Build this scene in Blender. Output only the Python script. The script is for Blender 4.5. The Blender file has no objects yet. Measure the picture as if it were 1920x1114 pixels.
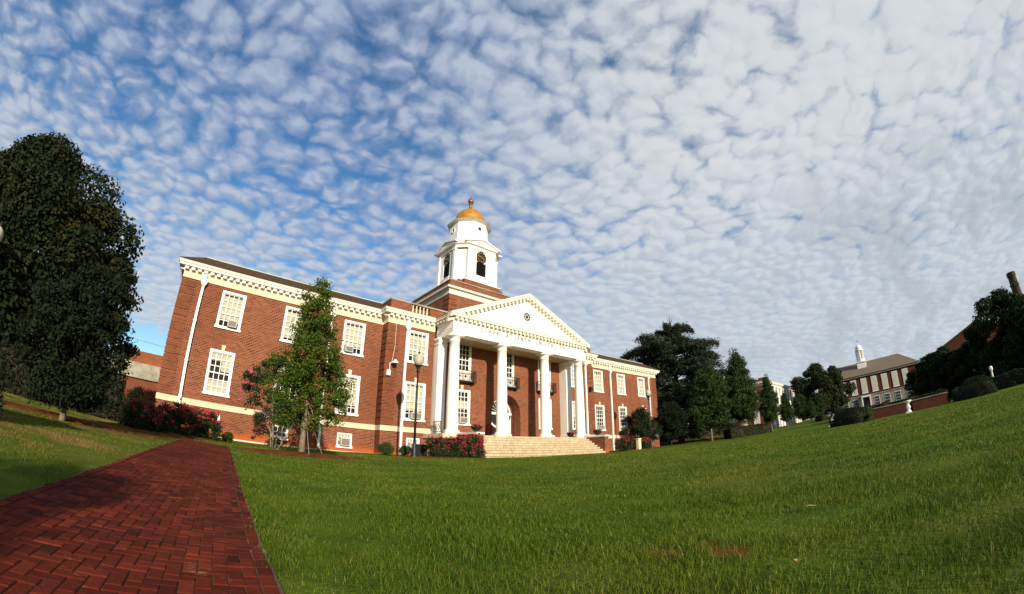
import bpy, bmesh, math, random
import numpy as np
from mathutils import Vector, Matrix
R = math.radians
random.seed(7)
scene = bpy.context.scene
COL = scene.collection

# ------------------------------------------------------------------ camera
cam_d = bpy.data.cameras.new("camera")
cam_d.type = 'PANO'
cam_d.panorama_type = 'FISHEYE_LENS_POLYNOMIAL'
cam_d.sensor_width = 36.0
cam_d.sensor_fit = 'HORIZONTAL'
cam_d.fisheye_fov = R(220)
cam_d.fisheye_polynomial_k0 = 0.0
cam_d.fisheye_polynomial_k1 = -0.0694953
cam_d.fisheye_polynomial_k2 = 0.0
cam_d.fisheye_polynomial_k3 = 1.44928e-5
cam_d.fisheye_polynomial_k4 = 0.0
cam_d.clip_start = 0.05
cam_d.clip_end = 5000
cam = bpy.data.objects.new("camera", cam_d)
COL.objects.link(cam)
CAM = Vector((-22.9988, -29.0875, -1.2795))
cam.location = CAM
YAW, PITCH = 0.694351, 0.374275
cam.rotation_euler = (math.pi / 2 + PITCH, 0, -YAW)
scene.camera = cam

# ------------------------------------------------------------------ light
SUN_EL, SUN_AZ = R(17.5), R(194)          # azimuth clockwise from +Y: behind the camera, a little to its left
sun_dir = Vector((math.sin(SUN_AZ) * math.cos(SUN_EL), math.cos(SUN_AZ) * math.cos(SUN_EL), math.sin(SUN_EL)))
sd = bpy.data.lights.new("sun", 'SUN')
sd.energy = 5.0
sd.angle = R(0.5)
sd.color = (1.0, 0.86, 0.68)
sun = bpy.data.objects.new("sun", sd)
COL.objects.link(sun)
sun.rotation_euler = (-sun_dir).to_track_quat('-Z', 'Y').to_euler()
sun.location = (-40, -80, 60)

scene.view_settings.view_transform = 'Standard'
scene.view_settings.look = 'None'
scene.view_settings.exposure = 0.48
scene.view_settings.gamma = 1.0

# ------------------------------------------------------------------ node helpers
class NT:
    def __init__(s, tree):
        s.t = tree; s.t.nodes.clear()
    def n(s, typ, **kw):
        nd = s.t.nodes.new(typ)
        for k, v in kw.items():
            if k.startswith('i_'):
                nd.inputs[int(k[2:]) if k[2:].isdigit() else k[2:].replace('_', ' ')].default_value = v
            else:
                setattr(nd, k, v)
        return nd
    def l(s, a, b):
        s.t.links.new(a, b)
    def put(s, sock, v):
        if hasattr(v, 'links') or hasattr(v, 'is_output'):
            s.l(v, sock)
        else:
            sock.default_value = v
    def math(s, op, a, b=None, c=None, clamp=False):
        nd = s.t.nodes.new('ShaderNodeMath'); nd.operation = op; nd.use_clamp = clamp
        for i, v in enumerate((a, b, c)):
            if v is not None: s.put(nd.inputs[i], v)
        return nd.outputs[0]
    def mix(s, f, a, b):
        nd = s.t.nodes.new('ShaderNodeMix'); nd.data_type = 'RGBA'
        s.put(nd.inputs[0], f)
        s.put(nd.inputs[6], a if not isinstance(a, tuple) else (*a[:3], 1))
        s.put(nd.inputs[7], b if not isinstance(b, tuple) else (*b[:3], 1))
        return nd.outputs[2]
    def ramp(s, v, lo, hi, a=0.0, b=1.0, smooth=True):
        nd = s.t.nodes.new('ShaderNodeMapRange')
        nd.interpolation_type = 'SMOOTHSTEP' if smooth else 'LINEAR'
        s.put(nd.inputs[0], v)
        for i, q in enumerate((lo, hi, a, b)): s.put(nd.inputs[1 + i], q)
        return nd.outputs[0]
    def noise(s, vec, scale, detail=4, rough=0.55, dist=0.0, dims='3D'):
        nd = s.t.nodes.new('ShaderNodeTexNoise'); nd.noise_dimensions = dims
        if vec is not None: s.l(vec, nd.inputs['Vector'])
        nd.inputs['Scale'].default_value = scale; nd.inputs['Detail'].default_value = detail
        nd.inputs['Roughness'].default_value = rough; nd.inputs['Distortion'].default_value = dist
        return nd.outputs['Fac']

# ------------------------------------------------------------------ world: low sun sky under altocumulus
world = bpy.data.worlds.new("World"); scene.world = world; world.use_nodes = True
T = NT(world.node_tree)
out = T.n('ShaderNodeOutputWorld'); bg = T.n('ShaderNodeBackground'); bg.inputs[1].default_value = 0.08
T.l(bg.outputs[0], out.inputs[0])
sky = T.n('ShaderNodeTexSky'); sky.sky_type = 'NISHITA'; sky.sun_disc = False
sky.sun_elevation = SUN_EL; sky.sun_rotation = SUN_AZ
sky.air_density = 1.0; sky.dust_density = 0.6; sky.ozone_density = 2.2
tc = T.n('ShaderNodeTexCoord')
sep = T.n('ShaderNodeSeparateXYZ'); T.l(tc.outputs['Generated'], sep.inputs[0])
X, Y, Z = sep.outputs
zc = T.math('ADD', T.math('MAXIMUM', Z, 0.0), 0.14)
px = T.math('DIVIDE', X, zc); py = T.math('DIVIDE', Y, zc)
cmb = T.n('ShaderNodeCombineXYZ'); T.l(px, cmb.inputs[0]); T.l(py, cmb.inputs[1])
P = cmb.outputs[0]
# wobble the cells
nz = T.n('ShaderNodeTexNoise'); nz.noise_dimensions = '2D'; T.l(P, nz.inputs['Vector'])
nz.inputs['Scale'].default_value = 4.0; nz.inputs['Detail'].default_value = 3
vm = T.n('ShaderNodeVectorMath', operation='MULTIPLY_ADD'); T.l(nz.outputs['Color'], vm.inputs[0])
vm.inputs[1].default_value = (0.13, 0.13, 0); T.l(P, vm.inputs[2])
PW = vm.outputs[0]
nz2 = T.n('ShaderNodeTexNoise'); nz2.noise_dimensions = '2D'; T.l(P, nz2.inputs['Vector'])
nz2.inputs['Scale'].default_value = 17.0; nz2.inputs['Detail'].default_value = 4
vm2 = T.n('ShaderNodeVectorMath', operation='MULTIPLY_ADD'); T.l(nz2.outputs['Color'], vm2.inputs[0])
vm2.inputs[1].default_value = (0.05, 0.05, 0); T.l(PW, vm2.inputs[2])
PW2 = vm2.outputs[0]
offv = T.n('ShaderNodeVectorMath', operation='ADD'); T.l(PW2, offv.inputs[0]); offv.inputs[1].default_value = (-0.010, -0.024, 0)
def cells2(vec, scale, smooth):
    v = T.n('ShaderNodeTexVoronoi'); v.voronoi_dimensions = '2D'; v.feature = 'SMOOTH_F1'
    T.l(vec, v.inputs['Vector']); v.inputs['Scale'].default_value = scale; v.inputs['Smoothness'].default_value = smooth
    return v.outputs['Distance']
d1 = cells2(PW2, 13.5, 0.4); d2 = cells2(PW2, 29.0, 0.45)
d1o = cells2(offv.outputs[0], 13.5, 0.4)
fb = T.noise(PW, 10.0, 7, 0.62, 0.0, '2D'); fine = T.noise(PW2, 30.0, 5, 0.65, 0.0, '2D')
low = T.noise(P, 1.3, 3, 0.5, 0.0, '2D')
east = T.math('ADD', T.math('MULTIPLY', X, 0.90), T.math('MULTIPLY', Y, -0.44))
cov = T.ramp(east, -0.45, 0.75, -0.02, 0.34, False)
hor = T.ramp(Z, 0.66, 0.20, 0.0, 0.22)
lowt = T.math('MULTIPLY', T.math('SUBTRACT', low, 0.5), 0.75)
# distance to the cell centre, frayed, minus the local cloud cover
dd = T.math('ADD', T.math('MULTIPLY', d1, 0.80), T.math('MULTIPLY', d2, 0.26))
dd = T.math('ADD', dd, T.math('MULTIPLY', T.math('SUBTRACT', 0.5, fb), 0.85))
dd = T.math('ADD', dd, T.math('MULTIPLY', T.math('SUBTRACT', 0.5, fine), 0.22))
dd = T.math('SUBTRACT', dd, T.math('ADD', T.math('ADD', cov, hor), lowt))
gap = T.math('MULTIPLY', T.ramp(Z, 0.20, 0.15, 0.0, 1.0), T.ramp(east, -0.25, -0.50, 0.0, 1.0))
gap = T.math('MULTIPLY', gap, T.ramp(Z, 0.06, 0.10, 0.0, 1.0))
dd = T.math('ADD', dd, gap)
# clouds cleared from the unseen sky behind the camera to cut fill on the facade
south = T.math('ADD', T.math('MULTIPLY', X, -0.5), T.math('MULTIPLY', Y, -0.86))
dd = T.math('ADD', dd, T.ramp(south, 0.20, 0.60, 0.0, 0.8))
mask = T.ramp(dd, 0.95, 0.08, 0.08, 0.94)
# light on the side of each puff that faces the sun, thick grey streaks to the east
lit = T.math('MULTIPLY', T.math('SUBTRACT', d1o, d1), 1.3)
tone = T.math('ADD', T.math('ADD', T.math('MULTIPLY', fb, 0.55), 0.22), lit)
tone = T.math('ADD', tone, T.math('MULTIPLY', T.math('SUBTRACT', 0.45, d1), 0.35))
tone = T.ramp(tone, 0.15, 0.95, 0.0, 1.0, False)
tone = T.mix(T.ramp(Z, 0.55, 0.15, 0.0, 0.45), tone, (0.62, 0.62, 0.62))
c_cloud = T.mix(tone, (2.7, 3.4, 5.1), (3.9, 4.55, 5.9))
c_cloud = T.mix(T.math('MAXIMUM', T.ramp(east, -0.25, 0.6, 0.0, 0.9), T.ramp(Z, 0.65, 0.22, 0.0, 0.8)), c_cloud, T.mix(tone, (4.6, 5.15, 5.8), (6.2, 6.6, 6.9)))
ang = T.n('ShaderNodeMapping'); ang.inputs['Rotation'].default_value = (0, 0, R(38)); ang.inputs['Scale'].default_value = (0.8, 2.4, 1)
T.l(PW, ang.inputs['Vector'])
streak = T.noise(ang.outputs[0], 1.7, 6, 0.62, 0.15, '2D')
sel = T.math('MULTIPLY', T.ramp(east, 0.45, 0.85, 0.0, 1.0), T.ramp(streak, 0.42, 0.66, 0.0, 1.0))
c_cloud = T.mix(T.math('MULTIPLY', sel, 0.6), c_cloud, (3.9, 4.3, 4.6))
bright = T.math('MULTIPLY', T.ramp(east, 0.05, 0.70, 0.0, 1.0), T.ramp(Z, 0.32, 0.65, 0.0, 1.0))
c_cloud = T.mix(T.math('MULTIPLY', bright, 0.75), c_cloud, (6.7, 6.9, 7.0))
skyc = T.n('ShaderNodeHueSaturation'); T.l(sky.outputs[0], skyc.inputs['Color'])
skyc.inputs['Saturation'].default_value = 1.3; T.l(T.ramp(south, 0.0, 0.6, 1.5, 0.9), skyc.inputs['Value'])  # blue sky also dimmed behind the camera, for less fill
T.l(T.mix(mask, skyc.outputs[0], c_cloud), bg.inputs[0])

# ------------------------------------------------------------------ materials
MATS = {}
def new_mat(name):
    m = bpy.data.materials.new(name); m.use_nodes = True
    t = NT(m.node_tree); o = t.n('ShaderNodeOutputMaterial'); b = t.n('ShaderNodeBsdfPrincipled')
    t.l(b.outputs[0], o.inputs[0]); MATS[name] = m
    return m, t, b, o
def pos(t):
    return t.n('ShaderNodeNewGeometry').outputs['Position']
def bump(t, b, h, strength=0.3, dist=0.02):
    bp = t.n('ShaderNodeBump'); bp.inputs['Strength'].default_value = strength; bp.inputs['Distance'].default_value = dist
    t.l(h, bp.inputs['Height']); t.l(bp.outputs[0], b.inputs['Normal'])
def simple(name, c, rough=0.6, var=0.12, scale=3.0, spec=0.3, metal=0.0, c2=None, bmp=0.0):
    m, t, b, o = new_mat(name)
    p = pos(t)
    n = t.noise(p, scale, 5, 0.65)
    c2 = c2 or tuple(x * (1 - 2.2 * var) for x in c)
    col = t.mix(t.ramp(n, 0.30, 0.72), c2, c)
    t.l(col, b.inputs['Base Color'])
    b.inputs['Roughness'].default_value = rough; b.inputs['Specular IOR Level'].default_value = spec; b.inputs['Metallic'].default_value = metal
    if bmp: bump(t, b, n, bmp)
    return m
def brick(name, a, b2, mortar, bw=0.30, rh=0.105, stain=False, mort=0.016):
    m, t, b, o = new_mat(name)
    p = pos(t); s = t.n('ShaderNodeSeparateXYZ'); t.l(p, s.inputs[0])
    u = t.math('ADD', s.outputs[0], s.outputs[1])
    c = t.n('ShaderNodeCombineXYZ'); t.l(u, c.inputs[0]); t.l(s.outputs[2], c.inputs[1])
    br = t.n('ShaderNodeTexBrick'); t.l(c.outputs[0], br.inputs['Vector'])
    br.inputs['Scale'].default_value = 1.0; br.inputs['Brick Width'].default_value = bw; br.inputs['Row Height'].default_value = rh
    br.inputs['Mortar Size'].default_value = mort; br.inputs['Mortar Smooth'].default_value = 0.3; br.inputs['Bias'].default_value = 0.0
    br.inputs['Color1'].default_value = (*a, 1); br.inputs['Color2'].default_value = (*b2, 1); br.inputs['Mortar'].default_value = (*mortar, 1)
    n1 = t.noise(p, 0.9, 4, 0.6); n2 = t.noise(p, 9.0, 4, 0.7)
    col = t.mix(t.ramp(n2, 0.52, 0.75, 0.0, 0.6), br.outputs['Color'], tuple(x * 0.45 for x in a))
    col = t.mix(t.ramp(n1, 0.40, 0.75, 0.0, 0.35), col, tuple(min(1, x * 1.35 + .01) for x in a))
    n5 = t.noise(p, 0.22, 3, 0.6); col = t.mix(t.ramp(n5, 0.42, 0.70, 0, 0.35), col, tuple(x * 0.5 for x in a))
    if stain:
        nz = t.math('MULTIPLY', t.math('SUBTRACT', t.noise(p, 1.3, 5, 0.7), 0.5), 1.1)
        st = t.ramp(t.math('ADD', s.outputs[2], nz), -1.15, -1.75, 0.0, 0.75)
        col = t.mix(st, col, (0.40, 0.090, 0.020))
    t.l(col, b.inputs['Base Color']); b.inputs['Roughness'].default_value = 0.85; b.inputs['Specular IOR Level'].default_value = 0.2
    bump(t, b, t.math('ADD', t.math('MULTIPLY', br.outputs['Fac'], -1.0), t.math('MULTIPLY', n2, 0.4)), 0.5, 0.01)
    return m
M_BRICK = brick('hall_brick', (0.200, 0.053, 0.022), (0.056, 0.015, 0.009), (0.28, 0.148, 0.082), stain=True)
M_BRICK2 = brick('quoin_brick', (0.185, 0.050, 0.020), (0.080, 0.021, 0.011), (0.20, 0.10, 0.05))
M_BRICKD = brick('dark_brick', (0.17, 0.040, 0.018), (0.11, 0.026, 0.013), (0.16, 0.07, 0.04))
M_BRICKO = brick('orange_brick', (0.22, 0.06, 0.02), (0.16, 0.042, 0.016), (0.2, 0.1, 0.05))
M_BRICKR = brick('red_brick', (0.115, 0.028, 0.014), (0.070, 0.016, 0.010), (0.11, 0.05, 0.03))
M_WHITE = simple('white_paint', (0.80, 0.79, 0.74), 0.45, 0.03, 2.0, 0.35)
M_CREAM = simple('cream_stone', (0.66, 0.57, 0.40), 0.7, 0.06, 2.5, 0.25)
M_TRIM = simple('cornice_paint', (0.74, 0.71, 0.61), 0.55, 0.05, 1.5, 0.3)
M_PLINTHST = simple('belt_stone', (0.62, 0.54, 0.38), 0.75, 0.10, 1.4, 0.2, bmp=0.1)
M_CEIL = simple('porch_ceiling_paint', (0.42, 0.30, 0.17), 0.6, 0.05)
M_ROOF = simple('roof_shingle', (0.085, 0.052, 0.034), 0.9, 0.25, 6.0, 0.1, bmp=0.3)
M_ROOF2 = simple('tan_roof_shingle', (0.20, 0.16, 0.115), 0.9, 0.12, 1.5, 0.1)
M_COPPER = simple('pale_green_flashing', (0.40, 0.47, 0.37), 0.6, 0.08)
M_GOLD = simple('gold_leaf', (0.55, 0.25, 0.03), 0.5, 0.14, 2.0, 0.5, 0.45)
M_BRONZE = simple('bronze', (0.26, 0.12, 0.05), 0.45, 0.1, 4.0, 0.5, 0.6)
M_BLACK = simple('black_iron', (0.012, 0.012, 0.013), 0.5, 0.1, 6.0, 0.4)
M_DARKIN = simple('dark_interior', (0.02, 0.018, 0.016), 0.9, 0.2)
M_BLIND = simple('cream_blind', (0.60, 0.57, 0.46), 0.8, 0.06, 1.5)
M_GREY = simple('grey_metal', (0.35, 0.35, 0.34), 0.5, 0.08, 5.0)
M_DGREY = simple('dark_grey_metal', (0.09, 0.09, 0.085), 0.5, 0.08, 5.0)
M_LETTERSHADE = simple('letter_shade_grey', (0.22, 0.22, 0.21), 0.7, 0.1)  # grey paints in the shade of engraved strokes
M_CONC = simple('weathered_concrete', (0.34, 0.32, 0.25), 0.9, 0.2, 1.2, 0.1)
M_REDPLASTIC = simple('dark_red_bin', (0.16, 0.02, 0.015), 0.5, 0.1)
M_GLOBE = simple('frosted_globe', (0.40, 0.37, 0.30), 0.35, 0.03)
M_BARK = simple('grey_bark', (0.24, 0.20, 0.14), 0.9, 0.25, 7.0, 0.1, bmp=0.5)
M_BARKD = simple('dark_bark', (0.055, 0.042, 0.03), 0.95, 0.25, 5.0, 0.1, bmp=0.5)
M_LAWNPALE = simple('pale_stone', (0.5, 0.49, 0.45), 0.7, 0.08)
def steps_mat():
    m, t, b, o = new_mat('step_stone')
    p = pos(t); s = t.n('ShaderNodeSeparateXYZ'); t.l(p, s.inputs[0])
    # joints between the stones of each riser, staggered by step
    row = t.math('FLOOR', t.math('DIVIDE', t.math('ADD', s.outputs[2], 2.0), 0.19))
    u = t.math('ADD', s.outputs[0], t.math('MULTIPLY', row, 0.83))
    fr = t.math('FRACT', t.math('DIVIDE', u, 1.75))
    j = t.math('LESS_THAN', fr, 0.022)
    n = t.noise(p, 2.2, 6, 0.7); n2 = t.noise(p, 14.0, 4, 0.7)
    col = t.mix(t.ramp(n, 0.3, 0.7), (0.34, 0.27, 0.16), (0.53, 0.45, 0.30))
    col = t.mix(t.ramp(n2, 0.55, 0.8, 0, 0.5), col, (0.25, 0.20, 0.12))
    wn = t.n('ShaderNodeTexWhiteNoise', noise_dimensions='2D'); cb = t.n('ShaderNodeCombineXYZ'); t.l(row, cb.inputs[0]); t.l(t.math('FLOOR', t.math('DIVIDE', u, 1.75)), cb.inputs[1]); t.l(cb.outputs[0], wn.inputs['Vector'])
    col = t.mix(t.math('MULTIPLY', wn.outputs['Value'], 0.45), col, (0.34, 0.26, 0.15))
    col = t.mix(t.math('MULTIPLY', j, 0.8), col, (0.09, 0.07, 0.045))
    t.l(col, b.inputs['Base Color']); b.inputs['Roughness'].default_value = 0.85
    return m
M_STEP = steps_mat()
M_STACK = brick('dark_stack_brick', (0.060, 0.042, 0.022), (0.040, 0.026, 0.015), (0.05, 0.035, 0.02))  # very dark brown brick for the smokestack
def glass_mat():
    m, t, b, o = new_mat('window_glass')
    t.t.nodes.remove(b)
    tr = t.n('ShaderNodeBsdfTransparent'); tr.inputs[0].default_value = (0.80, 0.82, 0.80, 1)
    gl = t.n('ShaderNodeBsdfGlossy'); gl.inputs['Roughness'].default_value = 0.04
    fr = t.n('ShaderNodeFresnel'); fr.inputs[0].default_value = 1.5
    mx = t.n('ShaderNodeMixShader'); t.l(fr.outputs[0], mx.inputs[0]); t.l(tr.outputs[0], mx.inputs[1]); t.l(gl.outputs[0], mx.inputs[2])
    t.l(mx.outputs[0], o.inputs[0])
    return m
M_GLASS = glass_mat()
def dark_glass():
    m, t, b, o = new_mat('dark_glass')
    n = t.noise(pos(t), 1.0, 2)
    t.l(t.mix(n, (0.012, 0.014, 0.016), (0.03, 0.034, 0.04)), b.inputs['Base Color'])
    b.inputs['Roughness'].default_value = 0.08
    return m
M_DGLASS = dark_glass()
def leaf_mat(name, c1, c2, trans=0.25, rough=0.6, c3=None, scale=0.6, tip=None):
    m, t, b, o = new_mat(name)
    g = t.n('ShaderNodeNewGeometry')
    n = t.noise(g.outputs['Position'], scale, 3, 0.6)
    col = t.mix(g.outputs['Random Per Island'], c1, c2)
    if c3: col = t.mix(t.ramp(n, 0.5, 0.68), col, c3)
    t.l(col, b.inputs['Base Color']); b.inputs['Roughness'].default_value = rough; b.inputs['Specular IOR Level'].default_value = 0.18
    tl = t.n('ShaderNodeBsdfTranslucent'); t.l(col, tl.inputs[0])
    mx = t.n('ShaderNodeMixShader'); mx.inputs[0].default_value = trans
    t.l(b.outputs[0], mx.inputs[1]); t.l(tl.outputs[0], mx.inputs[2]); t.l(mx.outputs[0], o.inputs[0])
    return m
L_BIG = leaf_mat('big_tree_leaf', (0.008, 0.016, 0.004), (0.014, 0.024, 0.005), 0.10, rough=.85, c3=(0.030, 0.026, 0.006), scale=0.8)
L_SMALL = leaf_mat('dark_leaf', (0.006, 0.012, 0.004), (0.013, 0.021, 0.006), 0.15, rough=.85)
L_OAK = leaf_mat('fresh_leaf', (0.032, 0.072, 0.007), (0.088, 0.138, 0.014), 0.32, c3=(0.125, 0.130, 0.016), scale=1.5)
L_CRAPE = leaf_mat('crape_leaf', (0.012, 0.024, 0.009), (0.026, 0.044, 0.014), 0.2)
L_CEDAR = leaf_mat('cedar_needle', (0.026, 0.042, 0.024), (0.070, 0.092, 0.052), 0.12, c3=(0.105, 0.125, 0.072), scale=0.7)
L_MID = leaf_mat('mid_leaf', (0.016, 0.038, 0.008), (0.034, 0.062, 0.013), 0.2)
L_FAR = leaf_mat('far_leaf', (0.012, 0.022, 0.006), (0.030, 0.044, 0.012), 0.15, rough=.8)
L_HEDGE = leaf_mat('hedge_leaf', (0.010, 0.020, 0.006), (0.024, 0.040, 0.010), 0.12)
L_BOX = leaf_mat('boxwood_leaf', (0.016, 0.045, 0.008), (0.040, 0.085, 0.015), 0.2)
L_ROSE = leaf_mat('rose_leaf', (0.014, 0.030, 0.008), (0.034, 0.058, 0.014), 0.2)
F_ROSE = leaf_mat('rose_petal', (0.38, 0.010, 0.035), (0.62, 0.045, 0.11), 0.25)
F_CRAPE = leaf_mat('crape_petal', (0.45, 0.07, 0.12), (0.68, 0.18, 0.24), 0.25)

# ------------------------------------------------------------------ mesh helpers
def link(o, parent=None, origin=None):
    COL.objects.link(o)
    if parent is not None:
        o.parent = parent
        if origin is not None: o.matrix_parent_inverse = Matrix.Translation(-Vector(origin))
    return o
def tag(o, label=None, cat=None, group=None, kind=None):
    if label: o['label'] = label
    if cat: o['category'] = cat
    if group: o['group'] = group
    if kind: o['kind'] = kind
    return o
def thing(name, label, cat, loc=(0, 0, 0), group=None, rz=0.0):
    o = bpy.data.objects.new(name, None); o.empty_display_size = 0.3
    COL.objects.link(o); o.location = loc; o.rotation_euler = (0, 0, rz)
    return tag(o, label, cat, group)
class MB:
    def __init__(s): s.v = []; s.f = []
    def add(s, vs, fs):
        k = len(s.v); s.v.extend([tuple(q) for q in vs]); s.f.extend([tuple(i + k for i in f) for f in fs]); return s
    def box(s, x0, x1, y0, y1, z0, z1):
        x0, x1 = min(x0, x1), max(x0, x1); y0, y1 = min(y0, y1), max(y0, y1); z0, z1 = min(z0, z1), max(z0, z1)
        return s.add([(x0, y0, z0), (x1, y0, z0), (x1, y1, z0), (x0, y1, z0), (x0, y0, z1), (x1, y0, z1), (x1, y1, z1), (x0, y1, z1)],
                     [(0, 3, 2, 1), (4, 5, 6, 7), (0, 1, 5, 4), (1, 2, 6, 5), (2, 3, 7, 6), (3, 0, 4, 7)])
    def obox(s, c, ux, uy, uz):
        c, ux, uy, uz = map(Vector, (c, ux, uy, uz))
        vs = [c + a * ux + b * uy + d * uz for d in (-1, 1) for a, b in ((-1, -1), (1, -1), (1, 1), (-1, 1))]
        return s.add(vs, [(0, 3, 2, 1), (4, 5, 6, 7), (0, 1, 5, 4), (1, 2, 6, 5), (2, 3, 7, 6), (3, 0, 4, 7)])
    def quad(s, a, b, c, d): return s.add([a, b, c, d], [(0, 1, 2, 3)])
    def lathe(s, prof, c=(0, 0, 0), n=24, cap=True, axis='z'):
        vs = []
        for r, z in prof:
            for k in range(n):
                a = 2 * math.pi * k / n
                vs.append((c[0] + r * math.cos(a), c[1] + r * math.sin(a), c[2] + z))
        fs = [(i * n + k, i * n + (k + 1) % n, (i + 1) * n + (k + 1) % n, (i + 1) * n + k) for i in range(len(prof) - 1) for k in range(n)]
        if cap:
            fs.append(tuple(range(n - 1, -1, -1))); fs.append(tuple((len(prof) - 1) * n + k for k in range(n)))
        return s.add(vs, fs)
    def prism(s, poly, z0, z1):
        n = len(poly)
        vs = [(x, y, z0) for x, y in poly] + [(x, y, z1) for x, y in poly]
        fs = [tuple(range(n - 1, -1, -1)), tuple(range(n, 2 * n))] + [(k, (k + 1) % n, n + (k + 1) % n, n + k) for k in range(n)]
        return s.add(vs, fs)
    def prism_y(s, poly, y0, y1):
        """poly in (x, z), counter-clockwise seen from -Y; extruded from y0 (front) to y1 (back)"""
        n = len(poly)
        vs = [(x, y0, z) for x, z in poly] + [(x, y1, z) for x, z in poly]
        fs = [tuple(range(n)), tuple(range(2 * n - 1, n - 1, -1))] + [((k + 1) % n, k, n + k, n + (k + 1) % n) for k in range(n)]
        return s.add(vs, fs)
    def tube(s, pts, rad, n=6, cap=True):
        pts = [Vector(p) for p in pts]; vs = []
        if not hasattr(rad, '__len__'): rad = [rad] * len(pts)
        for i, p in enumerate(pts):
            d = (pts[min(i + 1, len(pts) - 1)] - pts[max(i - 1, 0)]).normalized()
            u = d.cross(Vector((0, 0, 1)) if abs(d.z) < 0.9 else Vector((1, 0, 0))).normalized(); w = d.cross(u)
            for k in range(n):
                a = 2 * math.pi * k / n
                vs.append(p + rad[i] * (math.cos(a) * u + math.sin(a) * w))
        fs = [(i * n + k, i * n + (k + 1) % n, (i + 1) * n + (k + 1) % n, (i + 1) * n + k) for i in range(len(pts) - 1) for k in range(n)]
        if cap: fs += [tuple(range(n - 1, -1, -1)), tuple((len(pts) - 1) * n + k for k in range(n))]
        return s.add(vs, fs)
    def sweep(s, path, prof, closed=False):
        """prof: list of (out, z); path: list of (x, y) with outward on the right of travel; mitred corners"""
        n = len(path); P2 = [Vector((*p, 0)) for p in path]; rows = []
        for i in range(n):
            def dirn(a, b): return (P2[b] - P2[a]).normalized()
            if closed: d0, d1 = dirn((i - 1) % n, i), dirn(i, (i + 1) % n)
            else:
                d0 = dirn(i - 1, i) if i > 0 else dirn(0, 1); d1 = dirn(i, i + 1) if i < n - 1 else d0
            n0 = Vector((d0.y, -d0.x, 0)); n1 = Vector((d1.y, -d1.x, 0))
            m = (n0 + n1); m = m / max(1e-6, m.dot(n0))
            rows.append([P2[i] + m * o_ + Vector((0, 0, z_)) for o_, z_ in prof])
        k = len(prof); vs = [q for r in rows for q in r]; fs = []
        rng = range(n) if closed else range(n - 1)
        for i in rng:
            j = (i + 1) % n
            for q in range(k - 1):
                fs.append((i * k + q, j * k + q, j * k + q + 1, i * k + q + 1))
        return s.add(vs, fs)
    def build(s, name, mat, parent=None, origin=None, smooth=False):
        me = bpy.data.meshes.new(name); me.from_pydata(s.v, [], s.f)
        me.materials.append(mat)
        if smooth: me.polygons.foreach_set('use_smooth', [True] * len(me.polygons))
        me.update()
        bm = bmesh.new(); bm.from_mesh(me); bmesh.ops.recalc_face_normals(bm, faces=bm.faces); bm.to_mesh(me); bm.free()
        o = bpy.data.objects.new(name, me)
        return link(o, parent, origin)
def wall_holes(mb, x0, x1, z0, z1, y, holes, depth=0.16, axis='y', arch=None):
    """front face at y with rectangular holes (hx0,hx1,hz0,hz1) and their reveals going back +depth"""
    xs = sorted({x0, x1, *[h[0] for h in holes], *[h[1] for h in holes]}); zs = sorted({z0, z1, *[h[2] for h in holes], *[h[3] for h in holes]})
    xs = [q for q in xs if x0 <= q <= x1]; zs = [q for q in zs if z0 <= q <= z1]
    def V(a, b, c): return (a, b, c) if axis == 'y' else (b, a, c)
    for i in range(len(xs) - 1):
        for j in range(len(zs) - 1):
            cx, cz = (xs[i] + xs[i + 1]) / 2, (zs[j] + zs[j + 1]) / 2
            if any(h[0] < cx < h[1] and h[2] < cz < h[3] for h in holes): continue
            mb.quad(V(xs[i], y, zs[j]), V(xs[i + 1], y, zs[j]), V(xs[i + 1], y, zs[j + 1]), V(xs[i], y, zs[j + 1]))
    for a, b, c, d in holes:
        y2 = y + depth
        mb.quad(V(a, y, c), V(a, y, d), V(a, y2, d), V(a, y2, c)); mb.quad(V(b, y, c), V(b, y2, c), V(b, y2, d), V(b, y, d))
        mb.quad(V(a, y, d), V(b, y, d), V(b, y2, d), V(a, y2, d)); mb.quad(V(a, y, c), V(a, y2, c), V(b, y2, c), V(b, y, c))
# leaf clouds with numpy
def leaf_obj(name, C, N_out, size, mat, parent=None, origin=None, seed=0, aspect=0.55, spread=0.9, fold=0.15):
    """C: Nx3 leaf positions, N_out: Nx3 preferred normals"""
    g = np.random.default_rng(seed); n = len(C)
    C = np.asarray(C, np.float32)
    nn = np.asarray(N_out) + spread * g.normal(size=(n, 3)); nn /= np.linalg.norm(nn, axis=1, keepdims=True) + 1e-9
    a = g.normal(size=(n, 3)); a -= nn * (a * nn).sum(1, keepdims=True); a /= np.linalg.norm(a, axis=1, keepdims=True) + 1e-9
    b = np.cross(nn, a); L = size * g.uniform(0.6, 1.35, (n, 1))
    V4 = np.empty((n, 4, 3), np.float32)
    V4[:, 0] = C - a * L; V4[:, 2] = C + a * L
    V4[:, 1] = C + b * L * aspect + nn * L * fold; V4[:, 3] = C - b * L * aspect + nn * L * fold
    return quads_obj(name, V4, mat, parent, origin)
def quads_obj(name, V4, mat, parent=None, origin=None):
    n = len(V4); me = bpy.data.meshes.new(name)
    me.vertices.add(4 * n); me.vertices.foreach_set('co', V4.reshape(-1))
    me.loops.add(4 * n); me.loops.foreach_set('vertex_index', np.arange(4 * n, dtype=np.int32))
    me.polygons.add(n); me.polygons.foreach_set('loop_start', np.arange(0, 4 * n, 4, dtype=np.int32))
    me.update(calc_edges=True); me.materials.append(mat)
    return link(bpy.data.objects.new(name, me), parent, origin)
def clumps(n, fn, g):
    return np.array([fn(g) for _ in range(n)])
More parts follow.
